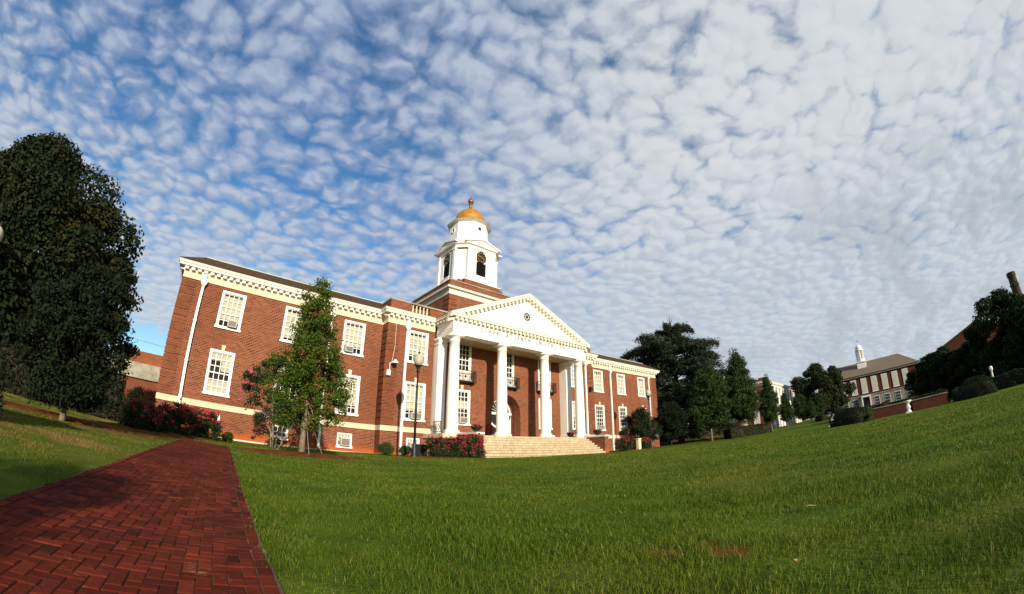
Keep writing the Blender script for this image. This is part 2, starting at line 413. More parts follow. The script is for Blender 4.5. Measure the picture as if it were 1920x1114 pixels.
def scatter(centers, radii, per, g, shell=0.6):
    """leaf points round clump centres: position + outward normal"""
    n = len(centers); k = n * per
    d = g.normal(size=(k, 3)); d /= np.linalg.norm(d, axis=1, keepdims=True)
    r = (shell + (1 - shell) * g.random(k)) * (0.85 + 0.3 * g.random(k))
    rr = np.repeat(radii, per); c = np.repeat(centers, per, axis=0)
    p = c + d * (r * rr)[:, None] * np.array([1, 1, 0.75])
    return p, d + np.array([0, 0, 0.35])

# ------------------------------------------------------------------ ground
def g_(x, y):
    x = np.asarray(x, float); y = np.asarray(y, float)
    z = -1.9 + np.where(x > -22, 0.010 * (x + 22), np.minimum(0.30, -0.03 * (x + 22)))
    z = z - 0.18 * np.exp(-((x + 23) ** 2 + (y + 28) ** 2) / 100.0)
    t = np.clip((y + 45) / 20.0, 0, 1); t = t * t * (3 - 2 * t)
    z = z + np.where(x > 30, 0.02 * (np.minimum(x, 130) - 30), 0) * t - np.where(x > 130, 0.010 * (x - 130), 0)
    return z
def gz(x, y): return float(g_(x, y))
BARE = [(-20.35, -27.55, .17), (-20.22, -27.98, .20), (-20.05, -27.75, .12)]
def ground_mat():
    m, t, b, o = new_mat('lawn_ground')
    p = pos(t)
    n1 = t.noise(p, 0.22, 5, 0.6); n2 = t.noise(p, 1.6, 5, 0.65); n3 = t.noise(p, 22.0, 4, 0.7); n4 = t.noise(p, 0.06, 2, 0.5)
    col = t.mix(t.ramp(n2, 0.3, 0.7), (0.044, 0.088, 0.006), (0.098, 0.152, 0.012))
    col = t.mix(t.ramp(n1, 0.44, 0.66, 0, 0.7), col, (0.125, 0.125, 0.022))
    col = t.mix(t.ramp(n3, 0.50, 0.75, 0, 0.55), col, (0.020, 0.040, 0.006))
    s = t.n('ShaderNodeSeparateXYZ'); t.l(p, s.inputs[0])
    # worn dry patches left of the path
    west = t.ramp(s.outputs[0], -24.2, -25.4, 0.0, 1.0)
    dry = t.math('MULTIPLY', t.ramp(t.noise(p, 0.75, 5, 0.7), 0.46, 0.60, 0, 0.85), west)
    col = t.mix(dry, col, (0.22, 0.135, 0.045))
    # bare strip at the foot of the hall
    wob = t.math('MULTIPLY', t.math('SUBTRACT', t.noise(p, 0.8, 4, 0.6), 0.5), 3.0)
    yy = t.math('ADD', s.outputs[1], wob)
    bare = t.math('MULTIPLY', t.ramp(yy, -4.0, -2.0, 0.0, 0.85), t.ramp(s.outputs[0], 30, 27))
    col = t.mix(bare, col, (0.16, 0.075, 0.022))
    soil = None
    for bx, by, rr in BARE:
        dx = t.math('SUBTRACT', s.outputs[0], bx); dy = t.math('SUBTRACT', s.outputs[1], by)
        d = t.math('SQRT', t.math('ADD', t.math('MULTIPLY', dx, dx), t.math('MULTIPLY', dy, dy)))
        d = t.math('ADD', d, t.math('MULTIPLY', t.math('SUBTRACT', t.noise(p, 7.0, 4, 0.7), 0.5), rr * 1.6))
        q = t.ramp(d, rr, rr * .45, 0.0, 0.9); soil = q if soil is None else t.math('MAXIMUM', soil, q)
    col = t.mix(soil, col, (0.17, 0.062, 0.018))
    t.l(col, b.inputs['Base Color']); b.inputs['Roughness'].default_value = 0.95; b.inputs['Specular IOR Level'].default_value = 0.05
    bump(t, b, t.math('ADD', n3, t.math('MULTIPLY', n2, 0.6)), 0.8, 0.06)
    return m
M_GROUND = ground_mat()
def ground_sheet():
    def axis(c, lo, hi):
        s = [0.0]; st = 0.6
        while s[-1] < 900: s.append(s[-1] + st); st = min(st * 1.07, 60)
        a = np.array(s); q = np.concatenate([c - a[::-1], c + a[1:]]); return q
    xs = axis(-15.0, 0, 0); ys = axis(-22.0, 0, 0); nx, ny = len(xs), len(ys)
    XX, YY = np.meshgrid(xs, ys); ZZ = g_(XX, YY) + 0.012 * np.sin(XX * 1.7 + YY) * np.cos(YY * 1.3 - XX * .6)
    V = np.stack([XX, YY, ZZ], -1).reshape(-1, 3).astype(np.float32)
    i = np.arange((ny - 1) * (nx - 1)); r, c = i // (nx - 1), i % (nx - 1); k = r * nx + c
    F = np.stack([k, k + 1, k + 1 + nx, k + nx], 1).astype(np.int32)
    me = bpy.data.meshes.new('ground'); me.vertices.add(len(V)); me.vertices.foreach_set('co', V.reshape(-1))
    me.loops.add(len(F) * 4); me.loops.foreach_set('vertex_index', F.reshape(-1))
    me.polygons.add(len(F)); me.polygons.foreach_set('loop_start', np.arange(0, 4 * len(F), 4, dtype=np.int32))
    me.polygons.foreach_set('use_smooth', [True] * len(F))
    me.update(calc_edges=True); me.materials.append(M_GROUND)
    tag(link(bpy.data.objects.new('ground', me)), kind='structure')
ground_sheet()
def soil_mat():
    m, t, b, o = new_mat('red_mulch')
    p = pos(t); n = t.noise(p, 3.0, 6, 0.75); n2 = t.noise(p, 30.0, 4, 0.7)
    col = t.mix(t.ramp(n, 0.35, 0.7), (0.10, 0.035, 0.012), (0.23, 0.085, 0.026))
    col = t.mix(t.ramp(n2, 0.5, 0.75, 0, 0.7), col, (0.045, 0.022, 0.010))
    t.l(col, b.inputs['Base Color']); b.inputs['Roughness'].default_value = 0.95; b.inputs['Specular IOR Level'].default_value = 0.05
    bump(t, b, t.math('ADD', n2, n), 1.0, 0.06)
    return m
M_SOIL = soil_mat()
def bed(name, cx, cy, rx, ry, rot=0.0, h=0.10, seed=1, nring=7, nseg=44):
    """low mounded mulch bed with a ragged edge"""
    g = np.random.default_rng(seed); ph = g.random(6) * 6.28; mb = MB(); vs = []; ca, sa = math.cos(rot), math.sin(rot)
    for i in range(nring + 1):
        f = i / nring
        for k in range(nseg):
            a = 2 * math.pi * k / nseg
            w = 1 + 0.10 * math.sin(3 * a + ph[0]) + 0.08 * math.sin(5 * a + ph[1]) + 0.06 * math.sin(11 * a + ph[2]) * f + 0.05 * math.sin(17 * a + ph[3]) * f
            u, v = rx * f * w * math.cos(a), ry * f * w * math.sin(a)
            x, y = cx + ca * u - sa * v, cy + sa * u + ca * v
            vs.append((x, y, gz(x, y) + 0.02 + h * (1 - f * f) - (0.06 if i == nring else 0) + 0.03 * g.random() * (1 - f)))
    fs = [(i * nseg + k, i * nseg + (k + 1) % nseg, (i + 1) * nseg + (k + 1) % nseg, (i + 1) * nseg + k) for i in range(nring) for k in range(nseg)]
    mb.add(vs, fs)
    return tag(mb.build(name, M_SOIL, smooth=True), kind='structure')
bed('mulch_bed', -19.6, -12.7, 2.7, 1.55, 0.15, 0.10, 3)
bed('mulch_bed', -9.6, -6.0, 3.6, 1.7, 0.0, 0.06, 4)
bed('mulch_bed', 12.5, -5.2, 4.2, 1.5, -0.1, 0.06, 5)
bed('mulch_bed', -27.0, -16.6, 3.2, 0.75, 0.55, 0.05, 6)
bed('mulch_bed', -24.9, -10.6, 4.4, 1.3, 1.15, 0.06, 8)
bed('mulch_bed', 31.0, -6.0, 2.6, 1.6, 0, 0.06, 9)

# ------------------------------------------------------------------ brick path (herringbone pavers, each a real brick)
def paver_mat():
    m, t, b, o = new_mat('paver_brick')
    g = t.n('ShaderNodeNewGeometry'); p = g.outputs['Position']
    n = t.noise(p, 6.0, 6, 0.7); n2 = t.noise(p, 1.1, 4, 0.6); n3 = t.noise(p, 55.0, 3, 0.7)
    ri = g.outputs['Random Per Island']; col = t.mix(ri, (0.058, 0.010, 0.006), (0.135, 0.021, 0.010))
    col = t.mix(t.math('MULTIPLY', t.math('GREATER_THAN', ri, 0.90), 0.45), col, (0.18, 0.036, 0.014)); col = t.mix(t.math('MULTIPLY', t.math('LESS_THAN', ri, 0.10), 0.5), col, (0.030, 0.010, 0.008))
    col = t.mix(t.ramp(n, 0.45, 0.75, 0, 0.65), col, (0.048, 0.012, 0.008))
    col = t.mix(t.ramp(n2, 0.48, 0.70, 0, 0.55), col, (0.18, 0.032, 0.012))
    col = t.mix(t.ramp(t.noise(p, 0.8, 5, 0.7), 0.48, 0.62, 0, 0.7), col, (0.045, 0.010, 0.007))
    col = t.mix(t.ramp(n3, 0.60, 0.80, 0, 0.45), col, (0.035, 0.013, 0.010))
    sandy = t.math('MULTIPLY', t.ramp(t.noise(p, 3.2, 6, 0.75), 0.60, 0.72, 0, 0.8), t.ramp(n3, 0.35, 0.6))
    col = t.mix(sandy, col, (0.25, 0.135, 0.065))
    t.l(col, b.inputs['Base Color']); b.inputs['Roughness'].default_value = 0.9; b.inputs['Specular IOR Level'].default_value = 0.08
    bump(t, b, t.math('ADD', n3, n), 0.7, 0.008)
    return m
M_PAVER = paver_mat()
def sand_mat():
    m, t, b, o = new_mat('joint_sand')
    p = pos(t); n = t.noise(p, 2.6, 5, 0.7); n2 = t.noise(p, 9.0, 3, 0.6)
    col = t.mix(t.ramp(n, 0.52, 0.70), (0.10, 0.045, 0.018), (0.42, 0.24, 0.11))
    col = t.mix(t.ramp(n2, 0.55, 0.7, 0, 0.7), col, (0.030, 0.045, 0.012))
    t.l(col, b.inputs['Base Color']); b.inputs['Roughness'].default_value = 0.95
    return m
M_SAND = sand_mat()
PATH_W = 1.72
def path_xy(u, v):
    """u across (0..PATH_W from the left edge), v along from the near end"""
    y = -33.0 + v; xr = -22.65 + 0.0204 * (y + 26.85)
    return xr - PATH_W + u, y
def build_path():
    g = np.random.default_rng(11); mb = MB(); L = 20.6; c = 0.078; e = 0.006; edge = 0.078
    def br(u0, u1, v0, v1, dz=0.0, j=0.0):
        u0, u1, v0, v1 = u0 + e / 2, u1 - e / 2, v0 + e / 2, v1 - e / 2
        if u1 - u0 < 0.02 or v1 - v0 < 0.02: return
        a = g.normal(0, 0.010); h = 0.028 + g.normal(0, 0.0012) + dz; bv = 0.006
        cu, cv = (u0 + u1) / 2, (v0 + v1) / 2; tx, ty = g.normal(0, 0.006), g.normal(0, 0.006)
        def P3(u, v, z):
            du, dv = u - cu, v - cv; uu, vv = cu + du - a * dv, cv + dv + a * du
            x, y = path_xy(uu, vv); return (x, y, gz(x, y) + z + du * tx + dv * ty)
        q = [(u0, v0), (u1, v0), (u1, v1), (u0, v1)]; q2 = [(u0 + bv, v0 + bv), (u1 - bv, v0 + bv), (u1 - bv, v1 - bv), (u0 + bv, v1 - bv)]
        vs = [P3(*k, -0.02) for k in q] + [P3(*k, h - 0.0035) for k in q] + [P3(*k, h) for k in q2]
        mb.add(vs, [(0, 1, 5, 4), (1, 2, 6, 5), (2, 3, 7, 6), (3, 0, 4, 7), (4, 5, 9, 8), (5, 6, 10, 9), (6, 7, 11, 10), (7, 4, 8, 11), (8, 9, 10, 11)])
    u_lo, u_hi = edge, PATH_W - edge; nx = int((u_hi - u_lo) / c) + 2; ny = int(L / c)
    for y in range(ny):
        for x in range(-2, nx + 1):
            if (x - y) % 4 == 0: a0, a1, b0, b1 = x, x + 2, y, y + 1
            elif (x - y) % 4 == 3: a0, a1, b0, b1 = x, x + 1, y, y + 2
            else: continue
            br(max(u_lo, u_lo + a0 * c), min(u_hi, u_lo + a1 * c), b0 * c, min(L, b1 * c))
    v = 0.0
    while v < L:
        w = 0.158
        br(0.0 + g.normal(0, .008), edge, v, v + w, 0.004); br(u_hi, PATH_W + g.normal(0, .008), v + 0.07, v + 0.07 + w, 0.004); v += w
    o = tag(mb.build('brick_path', M_PAVER), kind='structure')
    sb = MB(); vs = []; n = 60
    for i in range(n + 1):
        for u in (-0.02, PATH_W * .33, PATH_W * .66, PATH_W + 0.02):
            x, y = path_xy(u, L * i / n); vs.append((x, y, gz(x, y) + 0.0195))
    sb.add(vs, [(i * 4 + k, i * 4 + k + 1, i * 4 + k + 5, i * 4 + k + 4) for i in range(n) for k in range(3)])
    tag(sb.build('path_bedding', M_SAND), kind='structure')
build_path()

# ------------------------------------------------------------------ the hall
B_, A_, PJ = 26.93, 11.77, -1.0          # half length, half width of the centre block, its projection
PW_Y = -0.70                             # wall behind the portico
ZB, ZT = -2.2, 8.0                       # wall base, brick top
HO = (0.0, 7.0, -1.9)
hall = thing('university_hall', 'long red brick hall with white columned portico, pediment and gold domed clock tower', 'building', HO)
def hp(mb, name, mat, parent=None, smooth=False, label=None):
    o = mb.build(name, mat, parent or hall, HO if parent is None else None, smooth)
    if label: o['label'] = label
    return o
WL, WU = (0.78, 3.70), (5.16, 7.73)
WX = {'w1': 23.16, 'w2': 18.58, 'w3': 14.07}; PX = 9.14; WW, PWW = 1.70, 1.76
wall = MB()
def wins(sgn): return [(sgn * x - WW / 2, sgn * x + WW / 2, *z) for x in WX.values() for z in (WL, WU)]
BASE_L = [(-24.0, -22.70, -1.42, -0.42), (-19.20, -18.10, -1.42, -0.50), (-14.62, -13.52, -1.55, -0.52)]
BASE_P = [(-9.68, -8.60, -1.55, -0.50)]
# wings
wall_holes(wall, -B_, -A_, ZB, ZT, 0.0, wins(-1) + BASE_L)
wall_holes(wall, A_, B_, ZB, ZT, 0.0, wins(1))
# centre block flanks
PIN = 7.7
for s in (-1, 1):
    h = [(s * PX - PWW / 2, s * PX + PWW / 2, *z) for z in (WL, WU)]
    x0, x1 = (-A_, -PIN) if s < 0 else (PIN, A_)
    wall_holes(wall, x0, x1, ZB, ZT, PJ, h + (BASE_P if s < 0 else []))
    wall.quad((s * A_, PJ, ZB), (s * A_, 0.0, ZB), (s * A_, 0.0, ZT), (s * A_, PJ, ZT))
    wall.quad((s * PIN, PJ, ZB), (s * PIN, PW_Y, ZB), (s * PIN, PW_Y, ZT), (s * PIN, PJ, ZT))
    wall.quad((s * B_, 0, ZB), (s * B_, 15, ZB), (s * B_, 15, ZT), (s * B_, 0, ZT))
wall.quad((-B_, 15, ZB), (B_, 15, ZB), (B_, 15, ZT), (-B_, 15, ZT))
# portico back wall with arch
AR, AZS = 1.62, 2.08
PWIN = [(x - 0.85, x + 0.85, *z) for x in (-4.75, 4.75) for z in (WL, (4.45, 7.73))] + [(-0.85, 0.85, 4.45, 7.73)]
wall_holes(wall, -PIN, PIN, ZB, ZT, PW_Y, PWIN + [(-AR, AR, 0.0, AZS + AR)], depth=0.16)
ns = 16
arc = [(AR * math.cos(math.pi * k / ns), AZS + AR * math.sin(math.pi * k / ns)) for k in range(ns + 1)]
for k in range(ns):
    (xa, za), (xb, zb) = arc[k], arc[k + 1]; zt = AZS + AR
    wall.quad((xa, PW_Y, za), (xa, PW_Y, zt), (xb, PW_Y, zt), (xb, PW_Y, zb))
    wall.quad((xa, PW_Y, za), (xb, PW_Y, zb), (xb, PW_Y + 1.15, zb), (xa, PW_Y + 1.15, za))
for s in (-1, 1): wall.quad((s * AR, PW_Y + .16, 0), (s * AR, PW_Y + 1.15, 0), (s * AR, PW_Y + 1.15, AZS), (s * AR, PW_Y + .16, AZS))
hp(wall, 'wall', M_BRICK)
# inside: dark lining so that rooms read dark
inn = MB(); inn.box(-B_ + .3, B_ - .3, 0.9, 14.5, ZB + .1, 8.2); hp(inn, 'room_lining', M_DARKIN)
# stone belt and wall foot
BP = [(-B_, 15), (-B_, 0), (-A_, 0), (-A_, PJ), (-PIN + .02, PJ)]
prof_b = [(0.0, -0.10), (0.045, -0.10), (0.045, 0.27), (0.0, 0.285)]
for pth in (BP, [(PIN - .02, PJ), (A_, PJ), (A_, 0), (B_, 0), (B_, 15)]):
    belt = MB(); belt.sweep(pth, prof_b); hp(belt, 'belt_course', M_PLINTHST)
foot = MB(); pf = [(0.0, -1.78), (0.10, -1.80), (0.10, -2.2)]
foot.sweep([(-B_, 15), (-B_, 0), (-A_, 0), (-A_, PJ), (-PIN, PJ)], pf)
hp(foot, 'footing_ledge', M_PLINTHST)
# cornice all round + modillions
prof_c = [(0.0, 7.98), (0.05, 7.98), (0.05, 8.36), (0.09, 8.37), (0.09, 8.43), (0.13, 8.45), (0.13, 8.66), (0.46, 8.67), (0.46, 8.80), (0.52, 8.84), (0.58, 8.98), (0.60, 9.00), (0.0, 9.04)]
CP_L = [(-B_, 15), (-B_, 0), (-A_, 0), (-A_, PJ), (-PIN, PJ)]; CP_R = [(PIN, PJ), (A_, PJ), (A_, 0), (B_, 0), (B_, 15)]
for pth in (CP_L, CP_R):
    fr = MB(); fr.sweep(pth, prof_c[:3]); hp(fr, 'frieze', M_CREAM)
    cor = MB(); cor.sweep(pth, prof_c[2:]); hp(cor, 'cornice', M_TRIM)
def modillions(mb, p0, p1, step=0.44, z0=8.47, z1=8.66, out0=0.13, out1=0.36, w=0.26, inset=0.1):
    p0, p1 = Vector((*p0, 0)), Vector((*p1, 0)); d = (p1 - p0); L = d.length; d.normalize(); n = Vector((d.y, -d.x, 0))
    k = max(1, int((L - 2 * inset) / step)); st = (L - 2 * inset) / k
    for i in range(k + 1):
        c = p0 + d * (inset + i * st) + n * ((out0 + out1) / 2) + Vector((0, 0, (z0 + z1) / 2))
        mb.obox(c, d * w / 2, n * (out1 - out0) / 2, Vector((0, 0, (z1 - z0) / 2)))
md = MB()
for a, b in ((( -B_, 6), (-B_, 0)), ((-B_, 0), (-A_, 0)), ((-A_, 0), (-A_, PJ)), ((-A_, PJ), (-PIN - .3, PJ)), ((PIN + .3, PJ), (A_, PJ)), ((A_, PJ), (A_, 0)), ((A_, 0), (B_, 0)), ((B_, 0), (B_, 6))):
    modillions(md, a, b)
hp(md, 'modillion_course', M_TRIM)
# roof: steep visible slope up to a flat deck, pale flashing on its edge
rf = MB(); e, tz, ti = 0.62, 10.12, 1.75
def ring(o, z): return [(-B_ - o, -o, z), (B_ + o, -o, z), (B_ + o, 15 + o, z), (-B_ - o, 15 + o, z)]
r0, r1 = ring(e, 9.02), ring(e - ti, tz)
rf.add(r0 + r1, [(0, 1, 5, 4), (1, 2, 6, 5), (2, 3, 7, 6), (3, 0, 4, 7), (4, 5, 6, 7)])
hp(rf, 'roof', M_ROOF)
fl = MB(); q = e - ti
fl.box(-B_ - q, B_ + q, -q - 0.03, -q + 0.07, tz - 0.02, tz + 0.045); fl.box(-B_ - q - .03, -B_ - q + .07, -q + .07, 15, tz - .02, tz + .045); hp(fl, 'roof_flashing', M_COPPER)
# parapets of the centre block
for s in (-1, 1):
    pp = MB(); xa, xb = (-A_ + .05, -6.4) if s < 0 else (6.4, A_ - .05); bx0, bx1 = s * 9.92, s * 8.28
    bx0, bx1 = min(bx0, bx1), max(bx0, bx1)
    for u, v in ((xa, bx0), (bx1, xb)): pp.box(u, v, PJ + .02, PJ + .42, 9.0, 9.88)
    pp.box(bx0, bx1, PJ + .02, PJ + .42, 9.0, 9.22); pp.box(bx0, bx1, PJ + .36, PJ + .40, 9.22, 9.88)
    xe = -A_ + .05 if s < 0 else A_ - .45
    pp.box(xe, xe + .40, PJ + .42, 6.0, 9.0, 9.88)
    po = hp(pp, 'parapet', M_BRICK)
    cp = MB(); cp.box(xa - .05, xb, PJ - .04, PJ + .48, 9.88, 10.0); cp.box(xe - .05, xe + .45, PJ + .48, 6, 9.88, 10.0); hp(cp, 'coping', M_CONC, po)
    for k in range(5):
        b = MB(); x = bx0 + .17 + k * (bx1 - bx0 - .34) / 4
        b.lathe([(.085, 9.22), (.085, 9.29), (.05, 9.32), (.085, 9.45), (.06, 9.62), (.045, 9.74), (.085, 9.80), (.085, 9.88)], (x, PJ + .17, 0), 10)
        hp(b, 'baluster', M_CREAM, po, True)
# quoins
def quoin(x0, x1, y, ret=None):
    mb = MB(); z = 0.32; k = 0
    while z + .42 < 8.0:
        mb.box(x0, x1, y - .05, y - .001, z, z + .42)
        if ret is not None:
            xr, s, ya, yb = ret; mb.box(min(xr, xr + s * .05), max(xr, xr + s * .05), ya - .05, yb, z, z + .42)
        z += .505
    hp(mb, 'quoin', M_BRICK2)
quoin(-B_, -B_ + .95, 0, (-B_, -1, 0, .9)); quoin(B_ - .95, B_, 0, (B_, 1, 0, .9))
quoin(-A_, -A_ + .95, PJ, (-A_, -1, PJ, -.01)); quoin(A_ - .95, A_, PJ, (A_, 1, PJ, -.01))

# windows ---------------------------------------------------------------
def window(name, x, w, z0, z1, y, cols=4, rows=6, blinds=(), ac=None, key=True, panel=0.0, fw=0.15, sill=True):
    """frame standing 4 cm proud of the brick; the sash and glass sit back in the opening"""
    f = MB(); yo = y - 0.045; yi = y + 0.12; xa, xb = x - w / 2, x + w / 2
    f.box(xa, xa + fw, yo, yi, z0, z1); f.box(xb - fw, xb, yo, yi, z0, z1)
    f.box(xa + fw, xb - fw, yo, yi, z1 - fw, z1)
    if sill: f.box(xa - .06, xb + .06, yo - .07, yi, z0 - .02, z0 + .12)
    else: f.box(xa + fw, xb - fw, yo, yi, z0, z0 + .1)
    root = hp(f, name, M_WHITE)
    zi0, zi1 = z0 + .12 + panel, z1 - fw; xi0, xi1 = xa + fw, xb - fw
    s = MB(); ys = y + .05; t = .022
    sr = .045
    s.box(xi0, xi0 + sr, ys, ys + .05, zi0, zi1); s.box(xi1 - sr, xi1, ys, ys + .05, zi0, zi1)
    s.box(xi0 + sr, xi1 - sr, ys, ys + .05, zi0, zi0 + .07); s.box(xi0 + sr, xi1 - sr, ys, ys + .05, zi1 - .05, zi1)
    zm = zi0 + (zi1 - zi0) * (rows // 2) / rows
    s.box(xi0 + sr, xi1 - sr, ys - .02, ys + .05, zm - .035, zm + .035)
    for k in range(1, cols):
        xx = xi0 + (xi1 - xi0) * k / cols; s.box(xx - t, xx + t, ys + .006, ys + .044, zi0 + .07, zi1 - .05)
    for k in range(1, rows):
        zz = zi0 + (zi1 - zi0) * k / rows
        if abs(zz - zm) > .06: s.box(xi0 + sr, xi1 - sr, ys + .01, ys + .04, zz - t, zz + t)
    hp(s, 'sash', M_WHITE, root)
    gl = MB(); gl.quad((xi0, ys + .03, zi0), (xi1, ys + .03, zi0), (xi1, ys + .03, zi1), (xi0, ys + .03, zi1)); hp(gl, 'pane', M_GLASS, root)
    if panel:
        pn = MB(); pn.box(xi0, xi1, ys, ys + .06, z0 + .12, zi0); hp(pn, 'lower_panel', M_WHITE, root)
    if blinds:
        bl = MB()
        for a, b, c, d in blinds:
            bl.box(xi0 + a * (xi1 - xi0), xi0 + b * (xi1 - xi0), ys + .10, ys + .115, zi0 + c * (zi1 - zi0), zi0 + d * (zi1 - zi0))
        hp(bl, 'blind', M_BLIND, root)
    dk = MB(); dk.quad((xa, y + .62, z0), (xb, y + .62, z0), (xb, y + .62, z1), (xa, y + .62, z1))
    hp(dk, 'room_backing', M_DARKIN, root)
    if key:
        kb = MB(); kb.prism_y([(x - .10, z1 + .01), (x + .10, z1 + .01), (x + .14, z1 + .36), (x - .14, z1 + .36)], y - .075, y + .02); hp(kb, 'keystone', M_CREAM, root)
    if ac is not None:
        u, aw, ah = ac; cx = xi0 + u * (xi1 - xi0); a = MB(); zb = zi0 + .03
        a.box(cx - aw / 2, cx + aw / 2, y - .38, ys, zb, zb + ah)
        ao = hp(a, 'air_conditioner', M_LAWNPALE, root)
        gr = MB()
        for k in range(6): gr.box(cx - aw / 2 + .05, cx + aw / 2 - .05, y - .392, y - .381, zb + .05 + k * (ah - .1) / 6, zb + .05 + (k + .72) * (ah - .1) / 6)
        o = hp(gr, 'air_conditioner_grille', M_DGREY, root)
    return root
FULL = [(0, 1, 0, 1)]
# left wing
window('window', -WX['w1'], WW, *WU, 0, 4, 5, [(0, 1, .24, .94)], (.68, .62, .46), False)
window('window', -WX['w1'], WW, *WL, 0, 4, 6, [(0, 1, .80, 1), (0, 1, 0, .34), (.55, 1, .55, .8)])
window('window', -WX['w2'], WW, *WU, 0, 4, 5, [(0, 1, .1, .92)], None, False)
window('window', -WX['w2'], WW, *WL, 0, 4, 6, [(0, 1, .45, 1)])
window('window', -WX['w3'], WW, *WU, 0, 4, 5, [(0, 1, .25, .93)], (.26, .60, .42), False)
window('window', -WX['w3'], WW, *WL, 0, 4, 6, [(0, 1, .22, .96)], (.27, .62, .46))
# centre block
window('window', -PX, PWW, *WU, PJ, 4, 5, [(0, 1, .26, .92)], (.56, .80, .46), False)
window('window', -PX, PWW, *WL, PJ, 4, 6, [(0, 1, .24, .95)], (.54, .85, .48))
window('window', PX, PWW, *WU, PJ, 4, 5, [(0, 1, 0, .5)], None, False)
window('window', PX, PWW, *WL, PJ, 4, 6, [(0, 1, .42, .96)])
# right wing
window('window', WX['w3'], WW, *WU, 0, 4, 5, [(0, 1, 0, .9)], None, False)
window('window', WX['w3'], WW, *WL, 0, 4, 6, [], (.5, .66, .44))
window('window', WX['w2'], WW, *WU, 0, 4, 5, [(0, 1, 0, .92)], None, False)
window('window', WX['w2'], WW, *WL, 0, 4, 6, [], (.5, .66, .44))
window('window', WX['w1'], WW, *WU, 0, 4, 5, [(0, 1, 0, .9)], None, False)
window('window', WX['w1'], WW, *WL, 0, 4, 6, [(0, 1, .5, 1)])
# portico: tall upper windows with a white panel at the foot, ordinary lower ones
for x in (-4.75, 0.0, 4.75): window('tall_window', x, 1.70, 4.45, 7.73, PW_Y, 4, 5, [], None, False, panel=0.78)
window('window', -4.75, 1.70, *WL, PW_Y, 4, 6, [(0, 1, .45, .72)], (.55, .72, .5))
window('window', 4.75, 1.70, *WL, PW_Y, 4, 6, [(0, 1, .22, .97)])
# basement
for i, (a, b, c, d) in enumerate(BASE_L + BASE_P):
    yy = PJ if i == 3 else 0
    if i in (2, 3):
        rt = window('basement_window', (a + b) / 2, b - a, c, d, yy, 4, 2, [(0, 1, .6, 1)], (.5, .68, .55), False, fw=.09)
    else:
        rt = window('basement_window', (a + b) / 2, b - a, c, d, yy, 3, 2, [], None, False, fw=.08)
# downspouts
def downspout(x, y, ztop=7.75, zbot=-1.75):
    mb = MB()
    mb.prism_y([(x - .11, ztop - .12), (x + .11, ztop - .12), (x + .22, ztop + .10), (x + .22, ztop + .34), (x - .22, ztop + .34), (x - .22, ztop + .10)], y - .34, y - .06)
    mb.box(x - .09, x + .09, y - .26, y - .08, ztop + .34, 8.6)
    mb.box(x - .085, x + .085, y - .25, y - .08, zbot, ztop - .12)
    for z in (5.2, 2.6, .32): mb.box(x - .12, x + .12, y - .265, y - .06, z, z + .07)
    mb.obox((x, y - .29, zbot + .03), (.085, 0, 0), (0, .13, -.07), (0, .05, .085))
    hp(mb, 'downspout', M_WHITE)
for x, y in ((-25.42, 0), (-15.95, 0), (-10.2, PJ), (16.2, 0), (24.8, 0), (10.45, PJ)): downspout(x, y)
# portico ------------------------------------------------------------------
PF, CY = -0.12, -3.11                    # floor level, column line
pfl = MB(); pfl.box(-8.3, 8.3, -3.95, PW_Y + 1.1, -0.42, PF); pfl.box(-8.2, 8.2, -3.9, PJ, -2.2, -.42); hp(pfl, 'portico_floor', M_PLINTHST)
CX = [-7.06, -2.44, 2.44, 7.06]
for x in CX:
    c = MB(); c.box(x - .58, x + .58, CY - .58, CY + .58, PF, PF + .17)
    h0, h1 = PF + .17, 7.42
    pr = [(.56, 0), (.58, .05), (.56, .12), (.50, .14), (.49, .17), (.455, .20)]
    H = h1 - h0 - .55
    for k in range(9):
        f = k / 8; pr.append((.455 - .075 * f ** 1.7, .22 + (H - .22) * f))
    pr += [(.42, H + .01), (.42, H + .05), (.385, H + .06), (.385, H + .24), (.42, H + .25), (.50, H + .36), (.51, H + .38)]
    c.lathe([(r, z + h0) for r, z in pr], (x, CY, 0), 36)
    c.box(x - .55, x + .55, CY - .55, CY + .55, h0 + H + .38, h1)
    hp(c, 'column', M_WHITE, None, True)
for x in (-7.24, 7.24):
    c = MB(); w, y0, y1 = .38, PW_Y - .62 - .3, PW_Y
    c.box(x - w - .1, x + w + .1, y0 - .1, y1, PF, PF + .2); c.box(x - w - .04, x + w + .04, y0 - .04, y1, PF + .2, PF + .32)
    c.box(x - w, x + w, y0, y1, PF + .32, 6.88); c.box(x - w - .05, x + w + .05, y0 - .05, y1, 6.88, 6.95); c.box(x - w, x + w, y0, y1, 6.95, 7.15)
    c.box(x - w - .06, x + w + .06, y0 - .06, y1, 7.15, 7.25); c.box(x - w - .12, x + w + .12, y0 - .12, y1, 7.25, 7.42)
    hp(c, 'pilaster', M_WHITE)
EX, EF = 7.52, -3.55                     # entablature half width and front face
en = MB()
EP = [(-EX, PJ - .05), (-EX, EF), (EX, EF), (EX, PJ - .05)]
prof_e = [(-.9, 7.42), (0.0, 7.42), (0.0, 7.62), (0.025, 7.63), (0.025, 7.82), (.05, 7.83), (.05, 7.87), (.02, 7.90), (.02, 8.40), (.06, 8.42), (.06, 8.47)]
en.sweep(EP, prof_e); ent = hp(en, 'entablature', M_WHITE)
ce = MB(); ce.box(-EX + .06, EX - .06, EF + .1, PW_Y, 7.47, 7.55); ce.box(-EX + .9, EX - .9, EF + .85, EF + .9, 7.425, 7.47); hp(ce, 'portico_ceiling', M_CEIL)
pc = MB(); prof_p = [(.06, 8.47), (.10, 8.49), (.10, 8.70), (.42, 8.71), (.42, 8.83), (.47, 8.86), (.50, 8.92), (0.0, 8.95)]
